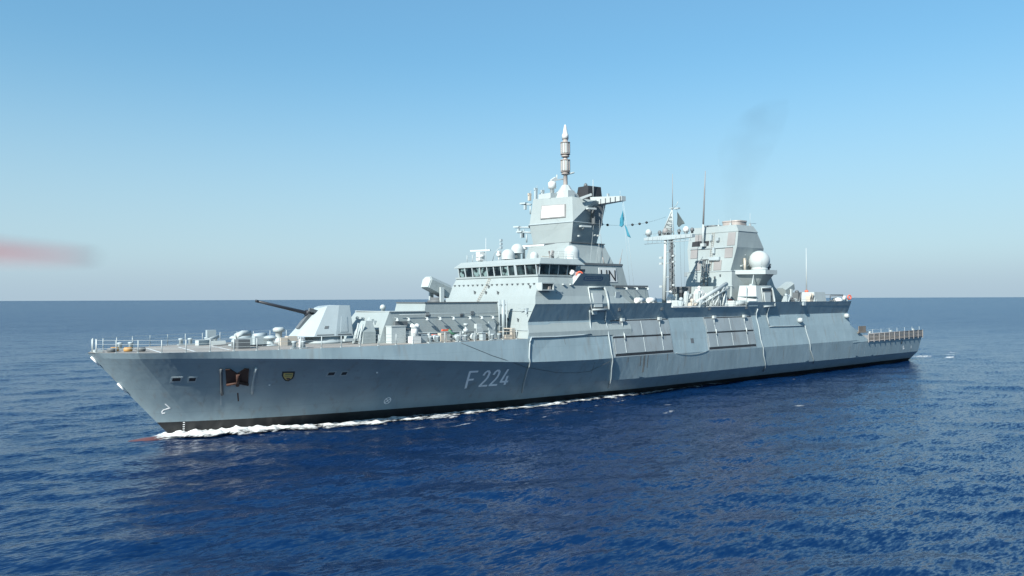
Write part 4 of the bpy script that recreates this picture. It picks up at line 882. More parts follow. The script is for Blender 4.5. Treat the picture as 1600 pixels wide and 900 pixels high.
for x0, x1 in ((67.9, 85.4),):
    railing([(x0, -8.85, 11.35), (x1, -8.85, 11.35)], "waist_railing", .95, 1.5, 'light')
q = MB(); q.box((71.0, -8.9, 11.45), (5.6, .12, .16)); q.box((80.5, -8.9, 11.42), (9, .12, .1)); q.build("gunwale_strip", 'white', SHIP)
# port boarding tower
h = MB(); h.loft([[(88.3, -8.75, 11.28), (93.9, -8.75, 11.28), (93.9, -5.6, 11.28), (87.7, -5.6, 11.28)], [(88.9, -8.3, 14.5), (93.0, -8.3, 14.5), (93.0, -5.8, 14.5), (88.3, -5.8, 14.5)]]); tw_ = h.build("boarding_tower", 'light', SHIP)
q = MB(); q.box((88.1, -7.2, 12.9), (.1, .06, 3.0)); q.box((88.3, -7.2, 12.8), (.7, 3.0, .06), ry=.16); q.build("seam", 'grey', tw_)
a_ = alcove(90.0, 92.9, 11.3, 14.15, -8.80, .14, "boarding_alcove")
q = MB(); q.box((87.2, -8.86, 11.75), (2.3, .16, .8)); q.build("gunwale_step", 'hull', SHIP)
q = MB(); q.tube([(89.2, -7.4, 14.5), (91.6, -6.2, 16.4)], .10, 6); q.box((89.2, -7.4, 14.6), (.6, .5, .3)); q.build("davit_arm", 'light', SHIP)
# radome platforms and the big domes, port and starboard
for s in (-1, 1):
    pl = [(89.4, 4.1), (92.3, 7.8), (95.6, 7.8), (98.6, 4.1), (97.0, 3.0), (90.5, 3.0)]
    h = MB(); h.loft([[(x, s * y, 16.32) for x, y in pl], [(x, s * y, 16.98) for x, y in pl]]); rp = h.build("radome_platform", 'light', SHIP)
    h = MB(); c = (94, s * 4.6); h.loft([[(c[0] + (x - c[0]) * .3, c[1] + (s * y - c[1]) * .2, 13.6) for x, y in pl], [(c[0] + (x - c[0]) * .9, c[1] + (s * y - c[1]) * .85, 16.31) for x, y in pl]]); h.build("platform_bracket", 'house', rp)
    h = MB(); r_ = 1.62; h.lathe((94.1, s * 5.6, 16.98), [(1.25, 0), (1.3, .25)] + [(r_ * math.cos(a), 1.5 + r_ * math.sin(a)) for a in [-.75 + (2.3) * i / 16 for i in range(17)]], 28); dm = h.build("large_radome", 'radome', SHIP)
    h = MB()
    for k in range(4):
        a0 = math.pi / 4 + k * math.pi / 2
        h.tube([(94.1 + (r_ + .005) * math.cos(a) * math.cos(a0), s * 5.6 + (r_ + .005) * math.cos(a) * math.sin(a0), 16.98 + 1.5 + (r_ + .005) * math.sin(a)) for a in [-.75 + 2.3 * i / 12 for i in range(13)]], .022, 4)
    h.build("seam", 'light', dm)
    q = MB(); q.lathe((97.6, s * 5.0, 16.98), [(.2, 0), (.2, .4), (.4, .45), (.4, .8), (.1, .9)], 10); q.box((97.6, s * 5.1, 18.0), (.5, .5, .3)); q.build("camera_mount", 'dark', SHIP)
q = MB(); q.tube([(91.6, -4.6, 17), (91.6, -4.6, 18.6)], .2, 8); q.box((91.6, -4.6, 18.6), (.3, .3, .6)); q.build("exhaust_stub", 'beige', SHIP)
# sloping house abaft the platform
h = MB(); h.loft([[(97, -4.6, 11.28), (103.4, -4.6, 11.28), (103.4, 4.6, 11.28), (97, 4.6, 11.28)], [(97, -4.45, 12.6), (102.9, -4.45, 12.6), (102.9, 4.45, 12.6), (97, 4.45, 12.6)], [(97, -4.3, 14.5), (100.5, -4.3, 14.5), (100.5, 4.3, 14.5), (97, 4.3, 14.5)], [(97, -4.0, 16.9), (99.5, -4.0, 16.9), (99.5, 4.0, 16.9), (97, 4.0, 16.9)]]); sh = h.build("hangar_house", 'house', SHIP)
q = MB(); q.box((98.6, -4.35, 15.2), (.9, .1, 1.5), ry=.2); q.build("louvre", 'light', sh)
for x, sz, m_ in ((100.4, 1.6, 'grey'), (101.9, 1.1, 'dark'), (103.2, .8, 'light'), (103.8, 2.2, 'dark')):
    h = MB(); h.box((x, -6.4, 11.3 + sz / 2), (1.0, 1.0, sz)); h.tube([(x - .4, -6.9, 11.4), (x + .3, -7.0, 11.3 + sz)], .1, 6); h.lathe((x, -6.4, 11.3 + sz), [(.3, 0), (.35, .2), (.1, .4)], 10); h.build("deck_locker", m_, SHIP)
# after control box, pole and cradle
h = MB(); h.loft([[(106.6, -8.0, 11.28), (110.6, -8.0, 11.28), (110.6, -5.4, 11.28), (106.6, -5.4, 11.28)], [(106.8, -7.8, 13.55), (110.3, -7.8, 13.55), (110.3, -5.6, 13.55), (106.8, -5.6, 13.55)]]); h.build("control_cabin", 'light', SHIP)
h = MB(); h.box((105.9, -7.4, 12.4), (.9, .8, .9)); h.tube([(105.6, -7.7, 12.4), (105.6, -7.9, 13.4)], .15, 8); h.tube([(106.2, -7.7, 12.4), (106.2, -7.9, 13.3)], .15, 8); h.build("light_gun_mount", 'beige', SHIP)
h = MB(); h.tube([(107.2, -6.2, 13.5), (107.2, -6.2, 21.0)], .11, 8, r1=.05); pm = h.build("antenna_pole", 'light', SHIP)
h = MB(); h.lathe((107.2, -6.2, 13.5), [(.3, 0), (.3, .3), (.18, .4)], 10); h.build("collar", 'pinkred', pm)
h = MB(); h.tube([(111.3, -8.2, 11.9), (111.3, -8.2, 12.9), (116.0, -8.2, 12.95), (116.4, -8.2, 12.2)], .09, 6); h.tube([(111.2, -8.2, 12.15), (116.0, -8.2, 12.15)], .07, 6); h.box((113.8, -7.4, 13.1), (4.4, 1.4, .12)); h.build("helicopter_rail", 'dark', SHIP)
h = MB(); h.lathe((114.0, -8.0, 11.9), [(.9, 0), (.95, .25), (.7, .6), (.2, .75)], 14); h.box((114.8, -8.3, 11.9), (.5, .4, .7)); h.tube([(115.8, -8.3, 12.2), (115.9, -8.3, 12.9)], .3, 8); h.build("winch", 'white', SHIP)
h = MB(); h.box((117.0, -8.2, 12.1), (.3, .4, .4)); h.build("deck_lamp", 'light', SHIP)
railing([(96, -8.9, 12.02), (105.6, -8.9, 12.02)], "after_railing", .35, 2.4, 'grey', (1.0,))

# ------------------------------------------------------------------ hull fittings
def hp(x, z, off=.02): return on_hull(x, z, off)[0]
def ribbon(h, pts, wd, off=.012, thick=.02):
    P = [hp(x, z, off) for x, z in pts]
    for i in range(len(P) - 1):
        a, b = P[i], P[i + 1]; n = on_hull(*pts[i])[1]; t = (b - a).normalized(); s_ = t.cross(n).normalized() * wd / 2; e = t * wd * .28
        A_, B_ = a - e, b + e
        h.add([A_ - s_, B_ - s_, B_ + s_, A_ + s_, A_ - s_ - n * thick, B_ - s_ - n * thick, B_ + s_ - n * thick, A_ + s_ - n * thick], [(0, 1, 2, 3), (7, 6, 5, 4), (0, 4, 5, 1), (1, 5, 6, 2), (2, 6, 7, 3), (3, 7, 4, 0)])
def dens(pts, k=4):
    out = []
    for a, b in zip(pts, pts[1:]): out += [(a[0] + (b[0] - a[0]) * i / k, a[1] + (b[1] - a[1]) * i / k) for i in range(k)]
    return out + [pts[-1]]
NUM = [[[(35.44, 2.92), (34.9, 4.81)], [(34.9, 4.81), (35.85, 4.79)], [(35.17, 3.86), (35.82, 3.88)]]]
def two(dx): return [[(36.93 + dx, 4.32), (36.98 + dx, 4.6), (37.14 + dx, 4.74), (37.36 + dx, 4.73), (37.55 + dx, 4.55), (37.6 + dx, 4.28), (37.62 + dx, 3.95), (37.5 + dx, 3.65), (37.13 + dx, 3.02)], [(37.13 + dx, 3.02), (38.05 + dx, 3.0)]]
NUM += [two(0), two(1.31), [[(39.86, 4.76), (39.72, 3.34)], [(39.72, 3.34), (40.66, 3.31)], [(40.28, 3.95), (40.46, 3.0)]]]
for gl, nm in zip(NUM, "F224"):
    h = MB()
    for i, s_ in enumerate(gl): ribbon(h, s_ if len(s_) > 3 else dens(s_, 3), .26, .014 + .004 * i)
    h.build("hull_number", 'number', hull)
h = MB(); ribbon(h, [(6.02, 3.24), (6.42, 2.84), (5.95, 2.68), (5.86, 2.5), (5.92, 2.34), (6.1, 2.38)], .1, .014); h.build("bulb_mark", 'number', hull)
h = MB()
for i in range(7): ribbon(h, [(7.68 + i * .02, 1.36 - i * .21), (7.80 + i * .02, 1.36 - i * .21)], .075, .014)
h.build("draft_mark", 'number', hull)
h = MB()
ribbon(h, [(26.66 + .34 * math.cos(a), 2.13 + .34 * math.sin(a)) for a in [2 * math.pi * i / 16 for i in range(17)]], .07, .014)
for a in (.7, 2.3): ribbon(h, [(26.66 - .34 * math.cos(a), 2.13 - .34 * math.sin(a)), (26.66 + .34 * math.cos(a), 2.13 + .34 * math.sin(a))], .07, .018)
h.build("thruster_mark", 'number', hull)
# crest: black-edged shield, gold field with dark bars and a red foot
def hpoly(pts, off, m_, nm, par, thick=.03):
    h = MB(); P = [hp(x, z, off) for x, z in pts]; n = on_hull(*pts[0])[1]; k = len(P)
    h.add(P + [p - n * thick for p in P], [tuple(range(k)), tuple(range(2 * k - 1, k - 1, -1))] + [(i, i + k, (i + 1) % k + k, (i + 1) % k) for i in range(k)]); return h.build(nm, m_, par)
SHD = [(14.72, 5.98), (15.85, 5.94), (15.98, 5.5), (15.95, 5.22), (15.66, 4.98), (15.35, 5.05), (15.08, 5.28), (14.82, 5.6)]
c_ = (15.4, 5.5)
def shr(k): return [(c_[0] + (x - c_[0]) * k, c_[1] + (z - c_[1]) * k) for x, z in SHD]
cst = hpoly(SHD, .03, 'black', "crest", hull); hpoly(shr(.74), .04, 'yellow', "crest_field", cst, .005)
h = MB(); ribbon(h, [(15.1, 5.72), (15.68, 5.70)], .09, .048); ribbon(h, [(15.12, 5.55), (15.75, 5.53)], .07, .048); h.build("crest_bar", 'green', cst)
hpoly([(15.3, 5.36), (15.7, 5.34), (15.66, 5.16), (15.45, 5.18)], .05, 'red', "crest_charge", cst, .005)
for x, z, m_ in ((6.35, 5.59, 0), (7.57, 5.54, 1), (19.33, 5.53, 0), (20.6, 5.49, 1)):
    h = MB(); w_ = .34 if m_ else .42
    q = hpoly([(x - w_, z - .26), (x + w_, z - .26), (x + w_, z + .26), (x - w_, z + .26)], .03, 'grey', "fairlead_port", hull)
    hpoly([(x - w_ * .72, z - .12), (x + w_ * .72, z - .12), (x + w_ * .72, z + .17), (x - w_ * .72, z + .17)], .045, 'blackshade', "opening", q, .005)
hpoly([(71.85, 6.45), (72.5, 6.45), (72.5, 7.1), (71.85, 7.1)], .02, 'dark', "side_scuttle", hull)
for x, z in ((137.1, 4.1),): hpoly([(x - .2, z - .4), (x + .2, z - .4), (x + .2, z + .3), (x - .2, z + .3)], .02, 'blackshade', "scuttle", hull)
h = MB(); ribbon(h, [(138.4 + .3 * math.cos(a), 2.95 + .3 * math.sin(a)) for a in [math.pi * .6 + 1.25 * math.pi * i / 10 for i in range(11)]], .12, .014); ribbon(h, [(141.8, 3.1), (141.95, 2.7)], .1, .014); h.build("propeller_mark", 'number', hull)
for x, z in ((14.1, 4.7), (24.0, 5.4)):
    h = MB(); p = hp(x, z, 0); h.ball(p, .09, 8, 6); h.build("discharge_cap", 'number', hull)
# anchor in its pocket
pk = hpoly([(9.45, 6.55), (12.3, 6.5), (12.85, 3.95), (10.35, 3.95)], .015, 'hull', "anchor_pocket", hull, .005)
an = MB()
def ap(x, z, off=.16): return hp(x, z, off)
fl = [(9.85, 6.5), (10.2, 6.52), (10.95, 6.05), (11.4, 6.5), (11.75, 6.45), (12.2, 4.95), (11.3, 5.25), (10.4, 5.0)]
P = [ap(x, z) for x, z in fl]; Q = [ap(x, z, .02) for x, z in fl]; k = len(P)
an.add(P + Q, [tuple(range(k)), tuple(range(2 * k - 1, k - 1, -1))] + [(i, i + k, (i + 1) % k + k, (i + 1) % k) for i in range(k)])
anc = an.build("anchor", 'rust', SHIP)
h = MB(); h.tube([ap(11.0, 6.05, .2), ap(11.15, 5.6, .24), ap(11.32, 4.95, .22)], .17, 8); h.build("shank", 'rust', anc)
h = MB(); h.tube([ap(10.4, 5.05, .2), ap(11.3, 5.28, .26), ap(12.2, 4.98, .2)], .13, 8); h.build("crown", 'rust', anc)
for pts, m_ in (([(9.5, 6.55), (9.95, 5.2), (10.35, 3.95)], 'dark'), ([(12.3, 6.5), (12.55, 5.2), (12.85, 3.95)], 'light')):
    h = MB(); h.tube([hp(x, z, .06) for x, z in dens(pts, 3)], .13, 6); h.build("guide_rail", m_, pk)
h = MB(); ribbon(h, dens([(11.35, 4.8), (11.6, 4.1), (11.9, 3.2)], 4), .12, .01, .005); h.build("rust_streak", 'rust', pk)
h = MB(); ribbon(h, dens([(10.1, 4.6), (10.5, 2.9)], 4), .12, .01, .005); h.build("scrape", 'grey', pk)
# stem protection strips
for za, zb in ((7.7, 6.95), (5.25, 4.45)):
    h = MB(); h.tube([(stem_x(za) - .04, -.1, za), (stem_x(zb) - .04, -.12, zb)], .09, 6); h.build("stem_fitting", 'number', hull)
# boat doors: two leaves each, dark gaps and pale stiffeners
def boat_door(x0, x1):
    fr = hpoly([(x0 - .35, 5.28), (x1 + .3, 5.28), (x1 + .3, 9.93), (x0 - .35, 9.93)], .03, 'door', "boat_door", hull)
    for z0, z1 in ((5.72, 7.62), (7.85, 9.72)):
        lf = hpoly([(x0, z0), (x1, z0), (x1, z1), (x0, z1)], .10, 'door', "door_leaf", fr, .07)
        for t in (.17, .5, .83):
            h = MB(); x = x0 + (x1 - x0) * t; h.tube([hp(x, z0 + .05, .12), hp(x, z1 - .05, .12)], .045, 4, smooth=False); h.build("stiffener", 'grey', lf)
    for z, w_ in ((9.80, .13), (7.73, .16), (5.55, .26)):
        h = MB(); ribbon(h, dens([(x0 - .05, z), (x1 + .05, z)], 4), w_, .06, .02); h.build("gap_shadow_strip", 'blackshade', fr)
    for x in (x0 - .18, x1 + .15):
        h = MB(); ribbon(h, dens([(x, 5.4), (x, 9.8)], 3), .06, .06, .02); h.build("seal", 'grey', fr)
    for t in (.17, .83):
        x = x0 + (x1 - x0) * t
        h = MB(); p = hp(x, 9.85, .3); h.box(p, (.5, .4, .4)); h.tube([p, hp(x, 8.8, .12)], .04, 4); h.build("hinge_box", 'light', fr)
        h = MB(); h.tube([hp(x, 8.15, .2), hp(x, 7.4, .2)], .09, 6); h.build("hinge_arm", 'light', fr)
boat_door(56.6, 67.6); boat_door(75.8, 87.1)
# rust run below the forward boat door
h = MB()
for x, z1, w_ in ((61.9, 3.2, .35), (62.6, 3.7, .2), (61.2, 4.0, .22), (66.5, 4.4, .18), (58.8, 4.6, .15)):
    ribbon(h, dens([(x, 5.2), (x + .1, z1)], 4), w_, .008, .004)
h.build("rust_run", 'stain', hull)
rs = random.Random(21)
for k in range(26):
    x = rs.uniform(46, 140); zt = rs.choice([8.0, 5.0, 9.8, 7.0]) if x < 115 else 4.4
    if x < 42 and zt > 8: zt = 7.8
    zb_ = max(1.6, zt - rs.uniform(1.0, 3.4))
    h = MB(); ribbon(h, dens([(x, zt - .1), (x + rs.uniform(-.1, .2), zb_)], 3), rs.uniform(.04, .11), .007, .004); h.build("streak", rs.choice(['salt', 'salt', 'stain']), hull)
# fixed washdown pipes
def pipe(pts, r=.088):
    P = [hp(x, z, .1) for x, z in dens(pts, 4)]
    h = MB(); h.tube(P, r, 7); h.build("hull_pipe", 'grey', hull)
pipe([(52.4, 11.2), (52.9, 9.99), (52.7, 8.25), (46.9, 8.15), (42.95, 8.2), (42.6, 7.6), (42.3, 5.95), (42.7, 4.4), (43.5, 1.85)])
pipe([(55.3, 11.06), (55.7, 9.7), (55.75, 5.77), (56.2, 3.97), (57.3, 1.36)])
pipe([(88.45, 11.0), (88.66, 8.3), (88.6, 6.29), (89.3, 3.92), (90.9, 1.4)])
pipe([(91.35, 11.18), (91.6, 8.3)]); pipe([(91.6, 8.2), (96.5, 8.12), (101.7, 8.1)], .06); pipe([(101.85, 8.1), (102.05, 6.72), (102.7, 4.3), (104.8, 1.82)])
for x, z in ((100.5, 8.95), (115.9, 9.4)):
    h = MB(); p = hp(x, z, 0); h.lathe(p + Vector((0, 0, 0)), [(.42, 0), (.42, .3), (.34, .62), (.2, .68)], 12, axis=(0, -1, .1)); h.build("floodlight", 'light', hull)
for x, z in ((101.2, 11.7), (53.2, 11.0)):
    h = MB(); p = hp(x, z, .15); h.box(p, (.7, .3, .55)); h.build("side_light_box", 'grey', hull)
for x, z in ((57.7, 11.4), (66.0, 11.5), (76.5, 11.2), (85.5, 11.2)):
    h = MB(); p = hp(x, min(z, 11.25), .04); h.box(p, (.42, .1, .42)); h.build("scupper", 'dark', hull)
# slack cable lying down the side
h = MB(); h.tube([hp(x, z, .04) for x, z in dens([(33.2, 8.0), (37.2, 6.46), (42.05, 4.98), (47.5, 3.94), (50.5, 3.72), (52.7, 3.77), (55.6, 4.9)], 3)], .02, 4); loose(h.build("slack_cable", 'dark', SHIP), "thin dark cable hanging slack down the hull side behind the hull number", "cable")
h = MB(); h.tube([hp(x, z, .06) for x, z in [(68.2 + 7.2 * i / 10, 5.3 - .35 * math.sin(math.pi * i / 10)) for i in range(11)]], .025, 4); loose(h.build("slack_cable", 'grey', SHIP), "grey cable sagging along the hull between the two boat doors", "cable")
# bulb just awash ahead of the stem
h = MB(); h.lathe((6.6, -.2, -.68), [(.85, -.2), (.95, .8), (.92, 2.0), (.80, 3.2), (.58, 4.2), (.28, 4.8), (.02, 5.0)], 20, axis=(-1, 0, .012)); h.build("bulbous_bow", 'red', hull)

# ------------------------------------------------------------------ flight-deck safety nets
for s in (-1, 1):
    x0, x1, n = 122.6, 146.2, 11; yk = lambda x: s * (ip(K3_Y, x) + .10)
    q = MB(); q.tube([(x0, yk(x0), 6.1), (x1, yk(x1), 6.1)], .07, 5); q.tube([(x0, yk(x0), 4.85), (x1, yk(x1), 4.85)], .08, 5); q.tube([(x0, yk(x0), 5.5), (x1, yk(x1), 5.5)], .05, 5)
    sn = q.build("safety_net", 'taupe', SHIP); ref = None
    for i in range(n):
        xa, xb = x0 + (x1 - x0) * i / n, x0 + (x1 - x0) * (i + 1) / n
        q = MB(); nv = 8
        for k in range(nv): 
            x = xa + (xb - xa) * (k + .5) / nv; q.box((x, yk(x), 5.48), (.07, .03, 1.2))
        for k in range(5): q.box(((xa + xb) / 2, yk((xa + xb) / 2) + s * .02, 4.98 + k * .25), (xb - xa - .1, .03, .17), rz=-s * .025)
        q.build("net_panel", 'net', sn)
    for i in range(n + 1):
        x = x0 + (x1 - x0) * i / n
        q = MB(); q.box((x, yk(x) + s * .06, 5.40), (.17, .14, 1.6)); q.build("net_post", 'taupe', sn)
    railing([(118.5, s * 8.9, 4.75), (146, s * 8.3, 4.75)], "flight_deck_railing", 2.1, 3.1, 'light', (.75, 1.05), .03)
q = MB(); q.box((120.6, -9.15, 7.0), (2.6, .1, 1.1)); q.box((120.6, -9.22, 6.45), (3.4, .2, .18)); q.build("net_panel", 'net', SHIP)
for x in (125.2, 133.5, 143.0):
    q = MB(); q.box((x, -8.4, 6.3), (.5, .3, .3)); q.tube([(x, -8.4, 4.75), (x, -8.4, 6.3)], .05, 5); q.build("deck_lamp", 'light', SHIP)

# ------------------------------------------------------------------ rigging between the masts
def wire(a, b, sag, beads, nm):
    a, b = Vector(a), Vector(b); f = lambda t: a.lerp(b, t) - Vector((0, 0, sag * 4 * t * (1 - t)))
    h = MB(); h.tube([f(i / 16) for i in range(17)], .014, 4); w_ = h.build(nm, 'dark', SHIP)
    for t in beads:
        h = MB(); p = f(t); h.ball(p, .19, 8, 6); h.tube([p - Vector((.25, 0, 0)), p + Vector((.25, 0, 0))], .07, 6); h.build("insulator", 'blackshade', w_)
wire((60.5, 0, 23.2), (78.5, .5, 25.0), .9, (.20, .265, .565, .655, .745), "wire_antenna")
for a, b in (((59.2, -8.2, 25.0), (59.6, -9.0, 14.2)), ((59.2, -8.35, 25.0), (60.9, -8.9, 12.1)), ((59.2, -5.0, 25.0), (55.5, -6.5, 14.4)), ((59.2, -4.2, 25.0), (56.6, -6.4, 14.4)), ((59.2, -3.4, 25.0), (54.6, -6.6, 15))):
    h = MB(); h.tube([a, b], .017, 4); h.build("halyard", 'light', SHIP)
for x0, x1, y in ((59.2, 58.5, -5.0), (62.0, 62.7, -5.0)):
    q = MB(); q.tube([(x0 - 0 * x1, y, 16.9), ((x0 + x1) / 2, y, 18.0)], .09, 6); q.tube([((x0 + x1) / 2, y, 18.0), (x1, y, 19.2 if x1 > x0 else 21)], .035, 5, r1=.02); q.build("whip_antenna", 'taupe', SHIP)

# ------------------------------------------------------------------ loose things
def flag(pts_top, pts_bot, mat, nm, label, cat, fold, n=14):
    """cloth hanging between an upper and a lower edge with folds"""
    h = MB(); rows = []
    m_ = len(pts_top)
    V0 = []
    for j in range(m_):
        t0, b0 = Vector(pts_top[j]), Vector(pts_bot[j])
        V0.append([t0.lerp(b0, i / n) + Vector((fold * math.sin(5.5 * i / n + 2.1 * j), fold * .8 * math.cos(4.2 * i / n + 1.7 * j), 0)) for i in range(n + 1)])
    vs = [p for r_ in V0 for p in r_]; fs = [(j * (n + 1) + i, j * (n + 1) + i + 1, (j + 1) * (n + 1) + i + 1, (j + 1) * (n + 1) + i) for j in range(m_ - 1) for i in range(n)]
    h.add(vs, fs, 0, True); o = h.build(nm, mat, None); tag(o, label, cat)
    so_ = o.modifiers.new("Solidify", 'SOLIDIFY'); so_.thickness = .02
    return o
flag([(59.2, -8.3, 23.9), (59.1, -8.15, 23.6), (59.0, -8.0, 22.9)], [(59.3, -8.35, 22.0), (59.1, -8.15, 21.7), (58.95, -7.9, 21.9)], 'blueflag', "signal_flag", "light blue flag hanging limp from the yardarm halyard", "flag", .10)
flag([(59.3, -8.38, 22.0), (59.45, -8.55, 21.8)], [(59.5, -8.75, 20.5), (59.7, -9.15, 20.3)], 'blueflag', "signal_flag", "narrow blue pennant trailing below the larger limp flag", "pennant", .05)
flag([(78.5, -1.7, 25.6), (78.5, -1.9, 25.3), (78.5, -2.2, 24.9), (78.5, -2.6, 24.4), (78.5, -3.0, 23.9)], [(78.5, -1.65, 23.7), (78.5, -1.9, 23.3), (78.5, -2.1, 23.3), (78.5, -2.5, 23.6), (78.5, -3.0, 23.7)], 'darkflag', "signal_flag", "small dark flag flying beside the thin topmast amidships", "flag", .06)
h = MB()
def ringb(c, axis, nm, label):
    q = MB(); ax = Vector(axis).normalized(); u = ax.cross(Vector((0, 0, 1))).normalized(); v = u.cross(ax); n, m_ = 20, 8
    vs = [Vector(c) + (u * math.cos(2 * math.pi * i / n) + v * math.sin(2 * math.pi * i / n)) * (.36 + .11 * math.cos(2 * math.pi * j / m_)) + ax * .11 * math.sin(2 * math.pi * j / m_) for i in range(n) for j in range(m_)]
    q.add(vs, [(i * m_ + j, ((i + 1) % n) * m_ + j, ((i + 1) % n) * m_ + (j + 1) % m_, i * m_ + (j + 1) % m_) for i in range(n) for j in range(m_)], 0, True)
    o = q.build(nm, 'pinkred', None); tag(o, label, "lifebuoy", "red lifebuoys hung about the ship"); return o
ringb((87.6, -4.6, 12.0), (-.6, -.8, 0), "lifebuoy", "red lifebuoy hung by the crane at the foot of the funnel casing")
ringb((51.0, -8.7, 15.45), (-.5, -.8, 0), "lifebuoy", "red lifebuoy at the bridge wing beside the bridge side windows")
ringb((116.9, -8.75, 12.65), (-.3, -1, 0), "lifebuoy", "red lifebuoy at the after end of the upper deck above the flight deck")
# ------------------------------------------------------------------ foam and smoke
def foam_mat(name, lo, hi, scale=1.0):
    m, t, b = newmat(name); L = t.links.new
    g_ = nd(t, "ShaderNodeNewGeometry"); at_ = nd(t, "ShaderNodeAttribute"); at_.attribute_name = "cover"
    n1 = nd(t, "ShaderNodeTexNoise"); n1.inputs["Scale"].default_value = 1.7 * scale; n1.inputs["Detail"].default_value = 9; n1.inputs["Roughness"].default_value = .68
    mp = nd(t, "ShaderNodeMapping"); mp.inputs["Scale"].default_value = (.55, 1.3, 1.0); L(g_.outputs["Position"], mp.inputs[0]); L(mp.outputs[0], n1.inputs["Vector"])
    ad = nd(t, "ShaderNodeMath", operation='ADD'); L(n1.outputs[0], ad.inputs[0]); L(at_.outputs["Fac"], ad.inputs[1])
    mr = nd(t, "ShaderNodeMapRange"); mr.inputs["From Min"].default_value = lo; mr.inputs["From Max"].default_value = hi; L(ad.outputs[0], mr.inputs["Value"])
    tr = nd(t, "ShaderNodeBsdfTransparent"); mx = nd(t, "ShaderNodeMixShader")
    b.inputs["Base Color"].default_value = (.66, .70, .72, 1); b.inputs["Roughness"].default_value = .7
    bu = nd(t, "ShaderNodeBump"); bu.inputs["Strength"].default_value = .7; bu.inputs["Distance"].default_value = .15; L(n1.outputs[0], bu.inputs["Height"]); L(bu.outputs[0], b.inputs["Normal"])
    L(mr.outputs[0], mx.inputs[0]); L(tr.outputs[0], mx.inputs[1]); L(b.outputs[0], mx.inputs[2]); L(mx.outputs[0], t.nodes["Material Output"].inputs[0])
    return m
FM = foam_mat("sea_foam", .98, 1.24)
SEABVH = BVHTree.FromObject(SEA, bpy.context.evaluated_depsgraph_get())
def sea_z(x, y):
    r_ = SEABVH.ray_cast(Vector((x, y, 20)), Vector((0, 0, -1))); return r_[0].z if r_[0] is not None else 0
ALLF = []
def foam_sheet(name, rows, cover, label=None):
    ALLF.append((rows, cover))
def foam_build(name):
    vs, fs, cs = [], [], []
    for rows, cover in ALLF:
        n = len(rows[0]); o = len(vs); vs += [tuple(p) for r_ in rows for p in r_]; cs += [c for r_ in cover for c in r_]
        fs += [(o + k * n + i, o + k * n + i + 1, o + (k + 1) * n + i + 1, o + (k + 1) * n + i) for k in range(len(rows) - 1) for i in range(n - 1)]
    me = bpy.data.meshes.new(name); me.from_pydata(vs, [], fs)
    at_ = me.attributes.new("cover", 'FLOAT', 'POINT'); at_.data.foreach_set("value", np.array(cs, dtype=np.float32))
    me.polygons.foreach_set("use_smooth", [True] * len(fs)); me.materials.append(FM)
    o = bpy.data.objects.new(name, me); COL.objects.link(o); o['kind'] = 'stuff'; o['label'] = "white foam along the waterline and on broken wave crests"
    return o
rng = random.Random(3)
from mathutils import noise as mnoise
# bow wave sheet thrown against the side, thinning aft
rows, cov = [], []
NX, NY = 420, 16
for k in range(NX + 1):
    x = 5.2 + (84 - 5.2) * (k / NX) ** 1.25
    yw = ip(WL_Y, x) if x > 6.9 else 0
    wd = float(np.interp(x, [5, 7, 10, 14, 20, 30, 40, 55, 70, 84], [1.5, 2.4, 3.4, 4.0, 4.4, 4.2, 4.0, 3.2, 2.4, 1.8]))
    hg = float(np.interp(x, [5, 6.5, 9, 12, 16, 22, 30, 45, 84], [.2, .3, .6, .62, .42, .28, .2, .14, .10]))
    dn = float(np.interp(x, [5, 8, 14, 22, 30, 40, 50, 60, 70, 84], [.60, .74, .76, .68, .62, .60, .58, .57, .52, .38]))
    wd *= 1 + .45 * mnoise.fractal(Vector((x * .5, 1.7, 8)), 1.0, 2.0, 3)
    r_, c_2 = [], []
    for i in range(NY + 1):
        u = i / NY; y = -(yw - .9 + (wd + .9) * u); prof = math.exp(-((u - .42) / .28) ** 2)
        nz = mnoise.fractal(Vector((x * .9, y * 1.2, 3)), 1.0, 2.0, 4)
        z = max(sea_z(x, y), -.3) + .04 + hg * prof * (1 + .5 * nz) + .05 * nz
        r_.append((x, y, z)); c_2.append(dn * min(1, (1 - u) * 2.4) * (1 if x < 12 else min(1, .55 + 1.5 * u)) - .06 * (u > .98) + (.22 * nz) - (1.0 if i == NY else 0) * .6)
    rows.append(r_); cov.append(c_2)
foam_sheet("bow_wave_foam", rows, cov)
# starboard counterpart
rows2 = [[(p[0], -p[1], p[2]) for p in r_] for r_ in rows[:240]]; foam_sheet("bow_wave_foam", rows2, cov[:240])
